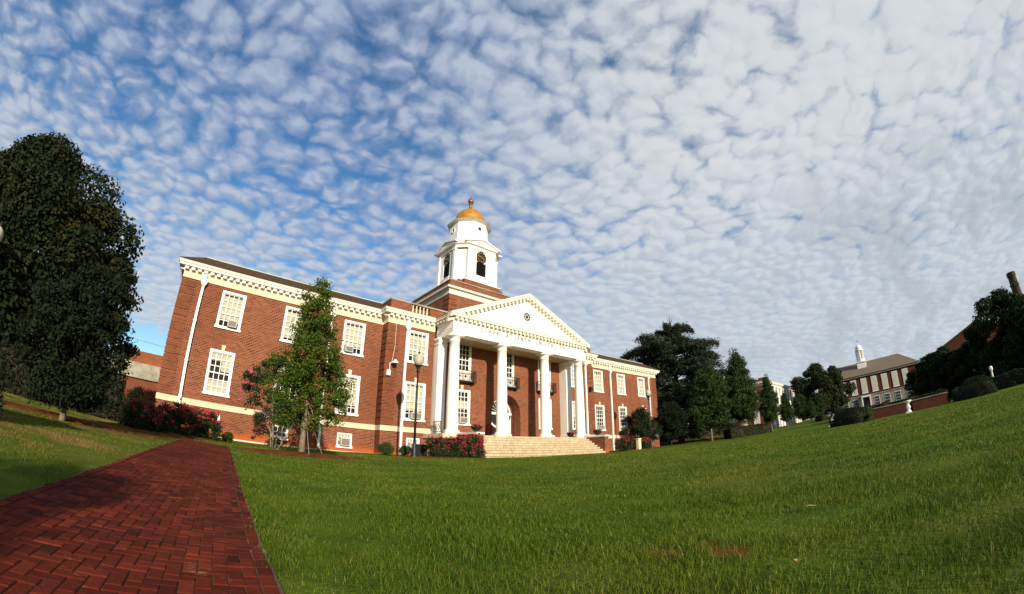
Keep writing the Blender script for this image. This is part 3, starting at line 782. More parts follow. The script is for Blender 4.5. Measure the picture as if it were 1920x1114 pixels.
pc.sweep(EP, prof_p); hp(pc, 'portico_cornice', M_TRIM)
pm = MB()
for a, b in zip(EP[:-1], EP[1:]): modillions(pm, a, b, .42, 8.50, 8.69, .08, .33, .25, .12)
hp(pm, 'portico_modillions', M_TRIM)
# pediment
PZ0, PZ1, PHW = 8.95, 12.42, EX + .50
sl = (PZ1 - PZ0) / PHW
pd = MB(); yt = EF + .05
pd.prism_y([(-PHW + .5, PZ0 - .02), (PHW - .5, PZ0 - .02), (0, PZ1 - .5)], yt, yt + .3)
ped = hp(pd, 'pediment', M_WHITE)
rk = MB(); ang_ = math.atan(sl)
rprof = [(0.0, -.62), (.05, -.62), (.05, -.52), (.10, -.50), (.10, -.34), (.42, -.33), (.42, -.17), (.47, -.13), (.50, 0.0), (0.0, 0.0)]   # (towards the front, up)
for s in (-1, 1):
    vs = []
    for t_ in (0, 1):
        for o_, z_ in rprof:
            zz = PZ1 - sl * PHW * (1 - t_) + z_ / math.cos(ang_); xx = s * PHW * (1 - t_)
            vs.append((xx, yt - o_, zz))
        vs.append((s * PHW * (1 - t_), yt + .3, PZ1 - sl * PHW * (1 - t_) - .62 / math.cos(ang_)))
    k = len(rprof) + 1
    rk.add(vs, [(q, (q + 1) % k, k + (q + 1) % k, k + q) for q in range(k)] + [tuple(range(k))])
hp(rk, 'raking_cornice', M_TRIM, ped)
rm = MB(); d = Vector((math.cos(ang_), 0, math.sin(ang_))); nrm = Vector((-math.sin(ang_), 0, math.cos(ang_))); Ls = PHW / math.cos(ang_)
for s in (-1, 1):
    n_ = 17
    for k in range(n_):
        f = 1.15 + k * (Ls - 1.5) / (n_ - 1)
        c = Vector((-PHW, 0, PZ0)) + d * f - nrm * .42; c.y = yt - .23
        dd, nn = Vector(d), Vector(nrm)
        if s > 0: c.x *= -1; dd.x *= -1; nn.x *= -1
        rm.obox(c, dd * .105, (0, .13, 0), nn * .08)
hp(rm, 'raking_modillions', M_TRIM, ped)
oc = MB(); ocz = 10.30
def disc_ring(mb, c, r0, r1, y0, y1, n=28, sx=1.0):
    vs = []
    for k in range(n):
        a = 2 * math.pi * k / n
        for r, y in ((r0, y0), (r1, y0), (r1, y1), (r0, y1)): vs.append((c[0] + r * math.cos(a) * sx, y, c[2] + r * math.sin(a)))
    fs = []
    for k in range(n):
        j = (k + 1) % n
        for q in range(4): fs.append((k * 4 + q, j * 4 + q, j * 4 + (q + 1) % 4, k * 4 + (q + 1) % 4))
    mb.add(vs, fs)
disc_ring(oc, (0, 0, ocz), .40, .52, yt - .07, yt - .001); oco = hp(oc, 'oculus_window', M_WHITE, ped)
def disc(c, r, y, n=28):
    mb = MB(); mb.add([(c[0] + r * math.cos(2 * math.pi * k / n), y, c[2] + r * math.sin(2 * math.pi * k / n)) for k in range(n)], [tuple(range(n))]); return mb
hp(disc((0, 0, ocz), .41, yt - .012), 'oculus_pane', M_DGLASS, ped)
og = MB()
disc_ring(og, (0, 0, ocz), .17, .205, yt - .04, yt - .016, 20)
for k in range(8):
    a = math.pi * k / 4 + math.pi / 8; c = Vector((.30 * math.cos(a), yt - .028, ocz + .30 * math.sin(a))); u = Vector((math.cos(a), 0, math.sin(a)))
    og.obox(c, u * .11, (0, .012, 0), Vector((-u.z, 0, u.x)) * .014)
hp(og, 'oculus_muntins', M_WHITE, ped)
# portico roof behind the pediment
pr_ = MB()
pr_.add([(-PHW, yt + .02, PZ0 + .02), (0, yt + .02, PZ1 + .02), (PHW, yt + .02, PZ0 + .02), (-PHW, 4.0, PZ0 + .02), (0, 4.0, PZ1 + .02), (PHW, 4.0, PZ0 + .02)], [(0, 1, 4, 3), (1, 2, 5, 4), (0, 2, 1), (3, 4, 5)])
hp(pr_, 'portico_roof', M_ROOF)
# brick blocks beside the pediment foot
blk = MB()
# inscription: stroke letters with serifs
GLY = {
 'C': [[(.92, .78), (.72, .97), (.42, 1), (.14, .82), (.04, .5), (.14, .18), (.42, 0), (.72, .03), (.92, .22)]],
 'L': [[(.15, 1), (.15, 0), (.85, 0), (.85, .2)]], 'A': [[(0, 0), (.5, 1), (1, 0)], [(.2, .36), (.8, .36)]],
 'R': [[(.12, 0), (.12, 1), (.6, 1), (.82, .86), (.82, .64), (.6, .5), (.12, .5)], [(.5, .5), (.95, 0)]],
 'K': [[(.12, 0), (.12, 1)], [(.85, 1), (.12, .42)], [(.38, .6), (.95, 0)]],
 'T': [[(.5, 0), (.5, 1)], [(.02, .84), (.02, 1), (.98, 1), (.98, .84)]], 'N': [[(.1, 0), (.1, 1), (.9, 0), (.9, 1)]],
 'U': [[(.1, 1), (.1, .3), (.28, .03), (.5, 0), (.72, .03), (.9, .3), (.9, 1)]], 'I': [[(.5, 0), (.5, 1)]],
 'V': [[(0, 1), (.5, 0), (1, 1)]], 'E': [[(.85, .84), (.85, 1), (.15, 1), (.15, 0), (.88, 0), (.88, .17)], [(.15, .52), (.68, .52)]],
 'S': [[(.85, .82), (.65, .98), (.35, .98), (.14, .8), (.2, .6), (.78, .42), (.88, .2), (.66, .02), (.34, .02), (.12, .18)]],
 'Y': [[(0, 1), (.5, .5), (1, 1)], [(.5, .5), (.5, 0)]]}
ins = MB(); lh = .37; lw = .26
def letter(ch, x, z):
    w = lw * (.45 if ch == 'I' else 1)
    for st in GLY[ch]:
        for (a0, b0), (a1, b1) in zip(st[:-1], st[1:]):
            p0, p1 = Vector((x + a0 * w, 0, z + b0 * lh)), Vector((x + a1 * w, 0, z + b1 * lh)); u = (p1 - p0); L = u.length; u.normalize(); n = Vector((-u.z, 0, u.x))
            th = .016 + .018 * abs(u.z); c = (p0 + p1) / 2; c.y = EF - .032
            ins.obox(c, u * (L / 2 + .01), (0, .014, 0), n * th)
    for st in GLY[ch]:
        for (a, b), (a2, b2) in ((st[0], st[1]), (st[-1], st[-2])):
            if abs(b - b2) > .4 and b in (0, 1):
                ins.box(x + a * w - .05, x + a * w + .05, EF - .045, EF - .019, z + b * lh - .012, z + b * lh + .012)
txt = 'CLARK ATLANTA UNIVERSITY'; x0l, x1l = -5.0, 4.62
adv = []
for ch in txt: adv.append(.62 if ch == ' ' else (.30 if ch == 'I' else .45))
sc_ = (x1l - x0l) / (sum(adv) - .2); xx = x0l
for ch, a in zip(txt, adv):
    if ch != ' ': letter(ch, xx, 7.97)
    xx += a * sc_
hp(ins, 'inscription', M_LETTERSHADE, ent)
# entrance in the arched recess
yd = PW_Y + 1.12
dr = MB(); dr.box(-AR, AR, yd + .02, yd + .1, PF, AZS + AR); hp(dr, 'recess_lining', M_BRICKD)
fan = MB(); fr_r = 1.32
disc_ring(fan, (0, 0, 2.08), fr_r - .16, fr_r, yd - .10, yd + .01, 40); fan.box(-fr_r, -fr_r + .2, yd - .10, yd + .01, PF, 2.0); fan.box(fr_r - .2, fr_r, yd - .10, yd + .01, PF, 2.0)
fan.box(-fr_r - .06, fr_r + .06, yd - .14, yd + .01, 2.0, 2.2); door = hp(fan, 'entrance_doorway', M_WHITE)
fg = MB(); fg.add([(0, yd - .01, 2.2)] + [(1.17 * math.cos(math.pi * k / 20), yd - .01, 2.2 + 1.05 * math.sin(math.pi * k / 20)) for k in range(21)], [(0, k + 1, k + 2) for k in range(20)]); hp(fg, 'fanlight_pane', M_DGLASS, door)
fm = MB()
for k in range(1, 9):
    a = math.pi * k / 9; u = Vector((math.cos(a), 0, math.sin(a))); fm.obox(Vector((0, yd - .035, 2.2)) + u * .72, u * .40, (0, .015, 0), Vector((-u.z, 0, u.x)) * .012)
disc_ring(fm, (0, 0, 2.2), .28, .33, yd - .05, yd - .02, 24); hp(fm, 'fanlight_bars', M_WHITE, door)
lf = MB(); lf.box(.02, 1.12, yd - .06, yd + .0, PF, 2.0); leaf = hp(lf, 'door_leaf', M_WHITE, door, label='closed white door leaf with six small panes')
lp = MB()
for i in range(2):
    for j in range(4): lp.box(.30 + i * .28, .52 + i * .28, yd - .066, yd - .061, .42 + j * .38, .70 + j * .38)
hp(lp, 'door_panes', M_DGLASS, door)
od = MB(); od.box(-1.12, 0.02, yd - .012, yd + .0, PF, 2.0); hp(od, 'dark_doorway_sheet', M_DARKIN, door)  # dark sheet painted as the unlit room behind the open half
# balconies
for x in (-4.75, 0.0, 4.75):
    b = MB(); y0, y1 = PW_Y - .55, PW_Y - .005; hw = 1.12; z0 = 4.30
    b.box(x - hw, x + hw, y0, y1, z0, z0 + .10)
    for s in (-1, 1): b.obox((x + s * .85, (y0 + y1) / 2 + .08, z0 - .13), (.03, 0, 0), (0, .2, -.1), (0, .02, .03))
    bo = hp(b, 'balcony', M_BLACK)
    r = MB(); zt = z0 + .98
    r.box(x - hw, x + hw, y0, y0 + .05, zt - .05, zt)
    for s in (-1, 1): r.box(x + s * hw - .025, x + s * hw + .025, y0 + .05, y1, zt - .05, zt)
    nb = 17
    for k in range(nb + 1):
        xx = x - hw + .02 + k * (2 * hw - .04) / nb; r.box(xx - .012, xx + .012, y0 + .01, y0 + .035, z0 + .1, zt - .05)
    for s in (-1, 1):
        for k in range(1, 5): r.box(x + s * hw - .012, x + s * hw + .012, y0 + k * .12, y0 + k * .12 + .025, z0 + .1, zt - .05)
    r.box(x - hw, x + hw, y0 + .008, y0 + .04, z0 + .72, z0 + .745)
    for k in range(3):
        xx = x - .6 + k * .6; r.lathe([(.02, z0 + .35), (.10, z0 + .45), (.02, z0 + .55)], (xx, y0 + .022, 0), 8)
    hp(r, 'balcony_railing', M_BLACK, bo)
# iron railings at the porch ends
for s in (-1, 1):
    r = MB(); x = s * 7.85; y0, y1 = -2.95, -1.75
    r.box(x - .02, x + .02, y0, y1, .78, .83); r.box(x - .02, x + .02, y0, y1, .02, .06)
    for k in range(8): yy = y0 + k * (y1 - y0) / 7; r.box(x - .014, x + .014, yy - .014, yy + .014, PF, .8)
    for k in range(4):
        yy = y0 + .2 + k * .28; r.tube([(x, yy - .1, .2), (x, yy + .1, .42), (x, yy - .1, .64)], .018, 5)
    hp(r, 'porch_railing', M_BLACK)
# steps and cheek walls
st = MB(); nS = 9; rise = (PF + 1.84) / nS; tread = .305; y0 = -3.95; wS = 6.55
for k in range(nS):
    z1 = PF - k * rise - (0.004 if k == 0 else 0); z0_ = PF - (k + 1) * rise; yf = y0 - (k + 1) * tread
    st.box(-wS, wS, yf, y0 + .0, z0_ + .030, z1); st.box(-wS, wS, yf + .09, y0, z0_ - .002, z0_ + .030)
st.box(-wS - .15, wS + .25, y0 - (nS + 1) * tread - .06, y0, -2.3, PF - nS * rise - .003)
hp(st, 'front_steps', M_STEP)
for s in (-1, 1):
    ck = MB(); xa, xb = s * wS, s * (wS + .55); ck.box(xa, xb, -6.35, y0, -2.3, -.16); ck.box(s * (wS + .003), s * (wS + 1.7), y0 + .002, -3.0, -2.3, -.16)
    co = hp(ck, 'cheek_wall', M_BRICK)
    cc = MB(); cc.box(xa - s * .04, xb + s * .06, -6.42, y0 - .01, -.16, -.02); hp(cc, 'cheek_cap', M_TRIM, co)
# camera, wall lamp and conduit on the quoins
sc = MB(); x, y = -11.45, PJ - .06
sc.box(x - .19, x + .09, y - .20, y, 3.92, 4.33); sc.tube([(x + .02, y - .10, 4.33), (x + .02, y - .12, 4.85), (x + .28, y - .42, 4.98)], .035, 8)
sc.lathe([(.05, 5.12), (.24, 4.86), (.24, 4.82)], (x + .30, y - .46, 0), 14); sc.tube([(x + .2, y - .03, 4.9), (x + .35, y - .03, 6.2), (x + .3, y - .03, 7.95)], .012, 5)
so = hp(sc, 'security_camera', M_WHITE)
sc2 = MB(); sc2.lathe([(.02, -.15), (.10, -.11), (.15, 0.0)], (x + .30, y - .46, 4.81), 12); hp(sc2, 'camera_dome', M_BLACK, so)
wl = MB(); wl.box(11.0, 11.36, PJ - .35, PJ - .05, 4.92, 5.28); wl.box(10.98, 11.38, PJ - .37, PJ - .05, 5.28, 5.34); hp(wl, 'wall_lamp', M_BLACK)

# clock tower ---------------------------------------------------------------
TY, TH = 6.5, 5.2
tb = MB(); tb.box(-TH, TH, TY - TH, TY + TH, 9.0, 12.75); tb.box(-TH + .05, TH - .05, TY - TH + .05, TY + TH - .05, 13.4, 14.15)
tb.box(-2.3, 2.3, TY - 3.15, TY + 3.15, 14.2, 15.75); tb.box(-3.15, 3.15, TY - 2.3, TY + 2.3, 14.2, 15.75); tb.box(-2.85, 2.85, TY - 2.85, TY + 2.85, 14.2, 15.70)
tower = hp(tb, 'tower_base', M_BRICK)
SQ = [(-TH, TY + TH), (-TH, TY - TH), (TH, TY - TH), (TH, TY + TH)]
tcn = MB(); tcn.sweep(SQ, [(0, 12.72), (.06, 12.74), (.06, 13.05), (.12, 13.08), (.12, 13.2), (.38, 13.24), (.42, 13.42), (-.05, 13.46)], True); hp(tcn, 'tower_base_cornice', M_TRIM, tower)
tcp = MB(); tcp.box(-TH - .03, TH + .03, TY - TH - .03, TY + TH + .03, 14.15, 14.24); hp(tcp, 'tower_base_coping', M_CONC, tower)
tq = MB(); z = 9.2
while z + .42 < 12.75:
    for sx in (-1, 1):
        tq.box(min(sx * TH, sx * (TH - .8)), max(sx * TH, sx * (TH - .8)), TY - TH - .06, TY - TH - .001, z, z + .42)
        tq.box(min(sx * TH + sx * .001, sx * (TH + .06)), max(sx * TH + sx * .001, sx * (TH + .06)), TY - TH - .06, TY - TH + .8, z, z + .42)
    z += .505
hp(tq, 'tower_quoin', M_BRICK2, tower)
pcap = MB(); pcap.box(-2.36, 2.36, TY - 3.21, TY + 3.21, 15.75, 15.84); pcap.box(-3.21, 3.21, TY - 2.36, TY + 2.36, 15.75, 15.835); hp(pcap, 'plinth_cap', M_TRIM, tower)
def octo(h, c): return [(-h, -h + c), (-h + c, -h), (h - c, -h), (h, -h + c), (h, h - c), (h - c, h), (-h + c, h), (-h, h - c)]
def octw(h, c): return [(x, y + TY) for x, y in octo(h, c)]
hS, cS = 2.80, .98
stage = MB(); stage.prism(octw(hS - .22, cS - .05), 15.80, 20.3)
# corner piers and arched fronts on the four sides: built facing -Y and turned
clock = None
def rot4(pts, k):
    a = k * math.pi / 2; c, s = math.cos(a), math.sin(a)
    return [(x * c - y * s, x * s + y * c + TY, z) for x, y, z in pts]
def front_box(mb, k, x0, x1, y0, y1, z0, z1):
    vs = [(x0, y0, z0), (x1, y0, z0), (x1, y1, z0), (x0, y1, z0), (x0, y0, z1), (x1, y0, z1), (x1, y1, z1), (x0, y1, z1)]
    mb.add(rot4(vs, k), [(0, 3, 2, 1), (4, 5, 6, 7), (0, 1, 5, 4), (1, 2, 6, 5), (2, 3, 7, 6), (3, 0, 4, 7)])
for k in range(4):
    yo, yi, hw = -hS - .06, -hS + .24, hS - cS
    # front slab with an arched opening
    ow, oz0, ozs = .64, 16.75, 19.10
    front_box(stage, k, -hw, -ow, yo + .12, yi, 15.82, 19.9); front_box(stage, k, ow, hw, yo + .12, yi, 15.82, 19.9); front_box(stage, k, -ow, ow, yo + .12, yi, 15.82, oz0)
    arcp = [(ow * math.cos(math.pi * q / 14), ozs + ow * math.sin(math.pi * q / 14)) for q in range(15)]
    for q in range(14):
        (xa, za), (xb, zb) = arcp[q], arcp[q + 1]
        stage.add(rot4([(xa, yo + .12, za), (xb, yo + .12, zb), (xb, yo + .12, 19.9), (xa, yo + .12, 19.9), (xa, yi, za), (xb, yi, zb)], k), [(0, 1, 2, 3), (0, 4, 5, 1)])
    for s in (-1, 1):
        front_box(stage, k, s * hw - (.42 if s > 0 else 0), s * hw + (.42 if s < 0 else 0), yo - .02, yo + .12, 15.83, 19.55)
        front_box(stage, k, s * hw - (.47 if s > 0 else .05), s * hw + (.47 if s < 0 else .05), yo - .07, yo + .13, 19.55, 19.75)
    front_box(stage, k, -ow - .08, ow + .08, yo + .02, yo + .12, oz0 - .12, oz0)
    for j in range(5): front_box(stage, k, -.6 + j * .26, -.45 + j * .26, yo + .06, yo + .12, oz0 - .50, oz0 - .18)
clock_tower = hp(stage, 'clock_stage', M_WHITE, tower)
scn = MB(); O8 = octw(hS, cS)[::-1]
def sweep_ccw(mb, poly, prof): mb.sweep(poly[::-1], prof, True)
scn.sweep(octw(hS, cS), [(0, 19.75), (.04, 19.76), (.04, 20.0), (.10, 20.02), (.10, 20.12), (.30, 20.15), (.36, 20.30), (-1.2, 20.42)], True)
for k in range(4):
    hw = hS - cS + .42; y0 = -hS - .40; z0, z1 = 20.30, 21.0
    tri = [(-hw, z0), (hw, z0), (0, z1)]
    vs = [(x, y0 + .18, z) for x, z in tri] + [(x, -1.0, z) for x, z in tri]
    scn.add(rot4(vs, k), [(0, 1, 2), (5, 4, 3), (0, 3, 4, 1), (1, 4, 5, 2), (2, 5, 3, 0)])
    for s in (-1, 1):
        th = .14
        a = (s * (hw + .1), z0 - .02); b = (0, z1 + .03)
        vs = [(a[0], y0, a[1]), (b[0], y0, b[1]), (b[0], y0, b[1] + th), (a[0], y0, a[1] + th), (a[0], -1.0, a[1]), (b[0], -1.0, b[1]), (b[0], -1.0, b[1] + th), (a[0], -1.0, a[1] + th)]
        scn.add(rot4(vs, k), [(0, 1, 2, 3), (4, 7, 6, 5), (0, 3, 7, 4), (0, 4, 5, 1), (1, 5, 6, 2), (2, 6, 7, 3)])
hp(scn, 'clock_stage_cornice', M_WHITE, tower)
for k in range(4):
    ow = .64; yb = -hS + .20
    lv = MB(); front_box(lv, k, -ow, ow, yb, yb + .03, 16.7, 18.45)
    for j in range(14):
        z = 16.80 + j * .115
        vs = [(-ow, yb - .10, z - .03), (ow, yb - .10, z - .03), (ow, yb, z + .05), (-ow, yb, z + .05), (-ow, yb - .10, z - .01), (ow, yb - .10, z - .01), (ow, yb, z + .07), (-ow, yb, z + .07)]
        lv.add(rot4(vs, k), [(0, 3, 2, 1), (4, 5, 6, 7), (0, 1, 5, 4), (1, 2, 6, 5), (2, 3, 7, 6), (3, 0, 4, 7)])
    hp(lv, 'belfry_louver', M_BLACK, tower)
    ck = MB(); n = 32; czk = 19.06; rk_ = .665; yc = -hS + .05
    vs = [(rk_ * math.cos(2 * math.pi * q / n), yc, czk + rk_ * math.sin(2 * math.pi * q / n)) for q in range(n)] + [(rk_ * math.cos(2 * math.pi * q / n), yc + .05, czk + rk_ * math.sin(2 * math.pi * q / n)) for q in range(n)]
    ck.add(rot4(vs, k), [tuple(range(n))] + [tuple(range(2 * n - 1, n - 1, -1))] + [(q, (q + 1) % n, n + (q + 1) % n, n + q) for q in range(n)])
    hp(ck, 'clock_face', M_BLACK, tower)
    hd = MB()
    def bar(ang, r0, r1, w, yy):
        u = Vector((math.sin(ang), 0, math.cos(ang))); n_ = Vector((u.z, 0, -u.x)); c = u * (r0 + r1) / 2 + Vector((0, yy, czk))
        vs = [c + a * u * (r1 - r0) / 2 + b * n_ * w + d_ * Vector((0, .012, 0)) for d_ in (-1, 1) for a, b in ((-1, -1), (1, -1), (1, 1), (-1, 1))]
        hd.add(rot4(vs, k), [(0, 3, 2, 1), (4, 5, 6, 7), (0, 1, 5, 4), (1, 2, 6, 5), (2, 3, 7, 6), (3, 0, 4, 7)])
    for q in range(12): bar(q * math.pi / 6, .47, .61, .034, yc - .014)
    bar(R(113), -.1, .38, .045, yc - .04); bar(R(276), -.1, .56, .035, yc - .068)
    hp(hd, 'clock_hands', M_GOLD, tower)
# lantern, dome, finial
def oct_r(r, z, a0=math.pi / 8): return [(r * math.cos(a0 + k * math.pi / 4), TY + r * math.sin(a0 + k * math.pi / 4)) for k in range(8)]
ln = MB(); ln.prism(oct_r(2.30, 0), 20.4, 23.75)
lan = hp(ln, 'lantern', M_WHITE, tower)
lc = MB(); cw = oct_r(2.30, 0)[::-1]
lc.sweep(cw, [(0, 23.6), (.05, 23.62), (.05, 23.75), (.20, 23.80), (.26, 23.95), (-.4, 24.06)], True); lc.prism(oct_r(2.05, 0), 23.9, 24.42)
lc.sweep(cw, [(0, 21.3), (.06, 21.32), (.06, 21.5), (0, 21.52)], True)
hp(lc, 'lantern_cornice', M_WHITE, tower)
for k in range(0, 8, 2):
    a = k * math.pi / 4; ap = 2.30 * math.cos(math.pi / 8); nv = Vector((math.cos(a), math.sin(a), 0)); tv = Vector((-nv.y, nv.x, 0)); c = Vector((0, TY, 22.95)) + nv * (ap + .02)
    rr = MB(); vs = []
    for q in range(20):
        b = 2 * math.pi * q / 20; dirv = tv * math.cos(b) + Vector((0, 0, math.sin(b)))
        vs += [c + dirv * .24, c + dirv * .33, c + dirv * .33 + nv * .06, c + dirv * .24 + nv * .06]
    rr.add(vs, [(q * 4 + j, ((q + 1) % 20) * 4 + j, ((q + 1) % 20) * 4 + (j + 1) % 4, q * 4 + (j + 1) % 4) for q in range(20) for j in range(4)])
    hp(rr, 'round_window_frame', M_WHITE, tower)
    pg = MB(); pg.add([c + (tv * math.cos(2 * math.pi * q / 20) + Vector((0, 0, math.sin(2 * math.pi * q / 20)))) * .25 + nv * .008 for q in range(20)], [tuple(range(20))]); hp(pg, 'round_window_pane', M_DGLASS, tower)
dm = MB(); pr = [(1.98, 24.40), (1.98, 24.52), (1.90, 24.56)] + [(1.86 * math.cos(R(q)), 24.60 + 2.0 * math.sin(R(q))) for q in range(0, 88, 6)] + [(.2, 26.62)]
dm.lathe(pr, (0, TY, 0), 40); hp(dm, 'dome', M_GOLD, tower, True)
fi = MB(); fi.lathe([(.36, 26.52), (.30, 26.62), (.22, 26.70), (.17, 27.45), (.24, 27.5), (.24, 27.58), (.15, 27.62)] + [(.36 * math.cos(R(q)), 27.95 + .36 * math.sin(R(q))) for q in range(-65, 80, 12)] + [(.05, 28.32), (.03, 28.7)], (0, TY, 0), 18); hp(fi, 'finial', M_BRONZE, tower, True)

# ------------------------------------------------------------------ plants
def tree_skeleton(trunk_h, r0, tips, g, seg=7, first=0.35, lean=(0, 0), n=8, frac=None):
    """trunk + one curved limb towards each tip (local coordinates, base at origin)"""
    mb = MB(); tp = []; tr = []
    for k in range(seg + 1):
        f = k / seg; tp.append((lean[0] * f + .05 * r0 * 10 * math.sin(3 * f) * .3, lean[1] * f, trunk_h * f - .1)); tr.append(r0 * (1.25 if k == 0 else 1) * (1 - .80 * f))
    mb.tube(tp, tr, n)
    for t in tips:
        t = Vector(t); f = min(.95, max(first, (t.z / trunk_h) * .75)) ; i = f * seg; k = int(i); b = Vector(tp[k]).lerp(Vector(tp[min(k + 1, seg)]), i - k)
        r = r0 * (1 - .8 * f) * .45; m = b.lerp(t, .5) + Vector((g.normal() * .1, g.normal() * .1, -.08 * (t - b).length + .15))
        mb.tube([b, b.lerp(m, .6), m, t], [r, r * .8, r * .6, r * .18], 5)
    return mb
def crown_tree(name, label, cat, loc, trunk_h, r0, prof, mat, nclump, per, crad, leaf, seed, bark=None, group=None, wob=0.25, offs=(0, 0), shell=.55, inner=.35, trunkmat=None, aspect=.55, lean=(0, 0), make=True, squash=1.0):
    """prof: function of height fraction 0..1 -> radius; z range given as (z0, z1) in prof.z"""
    g = np.random.default_rng(seed); z0, z1 = prof[0]; fn = prof[1]
    C = []; ph = g.random(8) * 6.28
    while len(C) < nclump:
        f = g.random(); rmax = fn(f)
        if g.random() * fnmax(fn) > rmax + .05: continue
        a = g.random() * 2 * math.pi; q = math.sqrt(g.random())
        if q < inner: q = inner + (1 - inner) * g.random()
        w = 1 + wob * .5 * (math.sin(2 * a + ph[0] + 4 * f) + math.sin(3 * a + ph[1] - 5 * f) * .7 + math.sin(5 * a + 9 * f + ph[2]) * .5)
        r = rmax * q * w
        C.append((offs[0] + r * math.cos(a), offs[1] + r * math.sin(a) * squash, z0 + (z1 - z0) * f))
    C = np.array(C); rad = crad * g.uniform(.65, 1.3, len(C))
    Pn, Nn = scatter(C, rad, per, g, shell)
    root = thing(name, label, cat, loc, group)
    sk = tree_skeleton(trunk_h, r0, C[:: max(1, len(C) // 26)], g, lean=lean)
    sk.build('trunk', bark or M_BARK, root, smooth=True)
    leaf_obj('crown', Pn, Nn, leaf, mat, root, seed=seed + 1, aspect=aspect)
    return root
_fm = {}
def fnmax(fn):
    if fn not in _fm: _fm[fn] = max(fn(k / 20) for k in range(21))
    return _fm[fn]
def copy_tree(o, loc, rz=0.0, sc=1.0, label=None, scz=None):
    c = o.copy(); COL.objects.link(c); c.location = loc; c.rotation_euler = (0, 0, rz); c.scale = (sc, sc, scz or sc)
    if label: c['label'] = label
    for ch in list(o.children):
        d = ch.copy(); COL.objects.link(d); d.parent = c
        for gch in list(ch.children):
            e_ = gch.copy(); COL.objects.link(e_); e_.parent = d
    return c
def at(x, y, dz=0.0): return (x, y, gz(x, y) + dz)
def ell(p=1.0):
    return lambda f: p * math.sqrt(max(0.0, 1 - (2 * f - 1) ** 2))
# great dark tree at the left
def f_big(f): return 5.25 * (max(0, 1 - abs((f - .42) / .60) ** 2.4)) ** .5 if f > 0 else 0
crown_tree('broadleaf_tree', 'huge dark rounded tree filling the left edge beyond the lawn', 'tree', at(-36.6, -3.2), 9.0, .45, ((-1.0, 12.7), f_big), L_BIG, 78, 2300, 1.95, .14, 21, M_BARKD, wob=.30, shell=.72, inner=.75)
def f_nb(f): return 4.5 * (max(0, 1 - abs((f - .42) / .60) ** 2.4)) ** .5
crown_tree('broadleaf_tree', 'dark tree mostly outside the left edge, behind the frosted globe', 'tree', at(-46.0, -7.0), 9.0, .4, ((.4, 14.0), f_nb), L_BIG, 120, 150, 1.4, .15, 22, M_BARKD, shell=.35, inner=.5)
def f_small(f): return 1.32 * (max(0, 1 - abs((f - .45) / .56) ** 2.2)) ** .5
crown_tree('lawn_tree', 'small oval dark leaved tree with pale trunk on the red dirt strip', 'tree', at(-26.85, -17.5), 2.4, .085, ((.42, 3.75), f_small), L_SMALL, 230, 130, .34, .052, 23, M_BARK, wob=.2, shell=.3)
# the young tree before the left wing
def f_oak(f): return 1.58 * (.62 + 1.27 * f if f < .30 else (1 - (f - .30) / .70) ** .75 * .93 + .07)
crown_tree('young_oak', 'tall young tree with airy light green crown in the red mulch bed', 'tree', at(-19.62, -12.55), 6.6, .125, ((1.2, 7.25), f_oak), L_OAK, 330, 105, .36, .05, 24, M_BARK, wob=.45, shell=.15, inner=.25)
st_ = MB()
for dx, dy in ((1.0, .5), (-.9, .7), (.1, -1.0)):
    st_.tube([(-19.62 + dx, -12.55 + dy, gz(-19.62, -12.55)), (-19.62 + dx * .1, -12.55 + dy * .1, gz(-19.62, -12.55) + 1.8)], .008, 4)
tag(st_.build('guy_wires', M_GREY), 'thin guy wires staking the young tree in the mulch', 'wires')
# crape myrtle behind it
def crape(loc, seed):
    g = np.random.default_rng(seed); root = thing('crape_myrtle', 'dark multi stemmed crape myrtle with pink blossom against the left wing', 'tree', loc)
    mb = MB(); tips = []
    for k in range(5):
        a = k * 1.3 + .4; m = Vector((.55 * math.cos(a), .4 * math.sin(a), 1.6)); t = Vector((1.5 * math.cos(a), 1.1 * math.sin(a), 3.6)); tips.append(t)
        mb.tube([(.12 * math.cos(a), .12 * math.sin(a), -.1), (.2 * math.cos(a), .15 * math.sin(a), .8), m, t], [.055, .05, .04, .012], 6)
    mb.build('trunk', M_BARK, root, smooth=True)
    C = []
    while len(C) < 95:
        a = g.random() * 6.28; q = math.sqrt(g.random()); f = g.random(); r = 1.85 * math.sqrt(max(0, 1 - abs(2 * f - .9) ** 2.2)) * q
        C.append((r * 1.12 * math.cos(a), r * .8 * math.sin(a), 1.35 + 3.5 * f))
    C = np.array(C); Pn, Nn = scatter(C, .40 * g.uniform(.7, 1.3, len(C)), 110, g, .25); leaf_obj('crown', Pn, Nn, .062, L_CRAPE, root, seed=seed)
    F = np.array([(-1.85, -.5, 3.3), (-2.05, -.4, 2.75), (-1.7, -.6, 3.7), (-2.05, -.5, 2.3)]) + g.normal(0, .05, (4, 3))
    Pn, Nn = scatter(F, 0.20 * g.uniform(.8, 1.2, len(F)), 110, g, .3); leaf_obj('flowers', Pn, Nn, .034, F_CRAPE, root, seed=seed + 1, aspect=.8)
crape(at(-19.75, -5.4), 31)
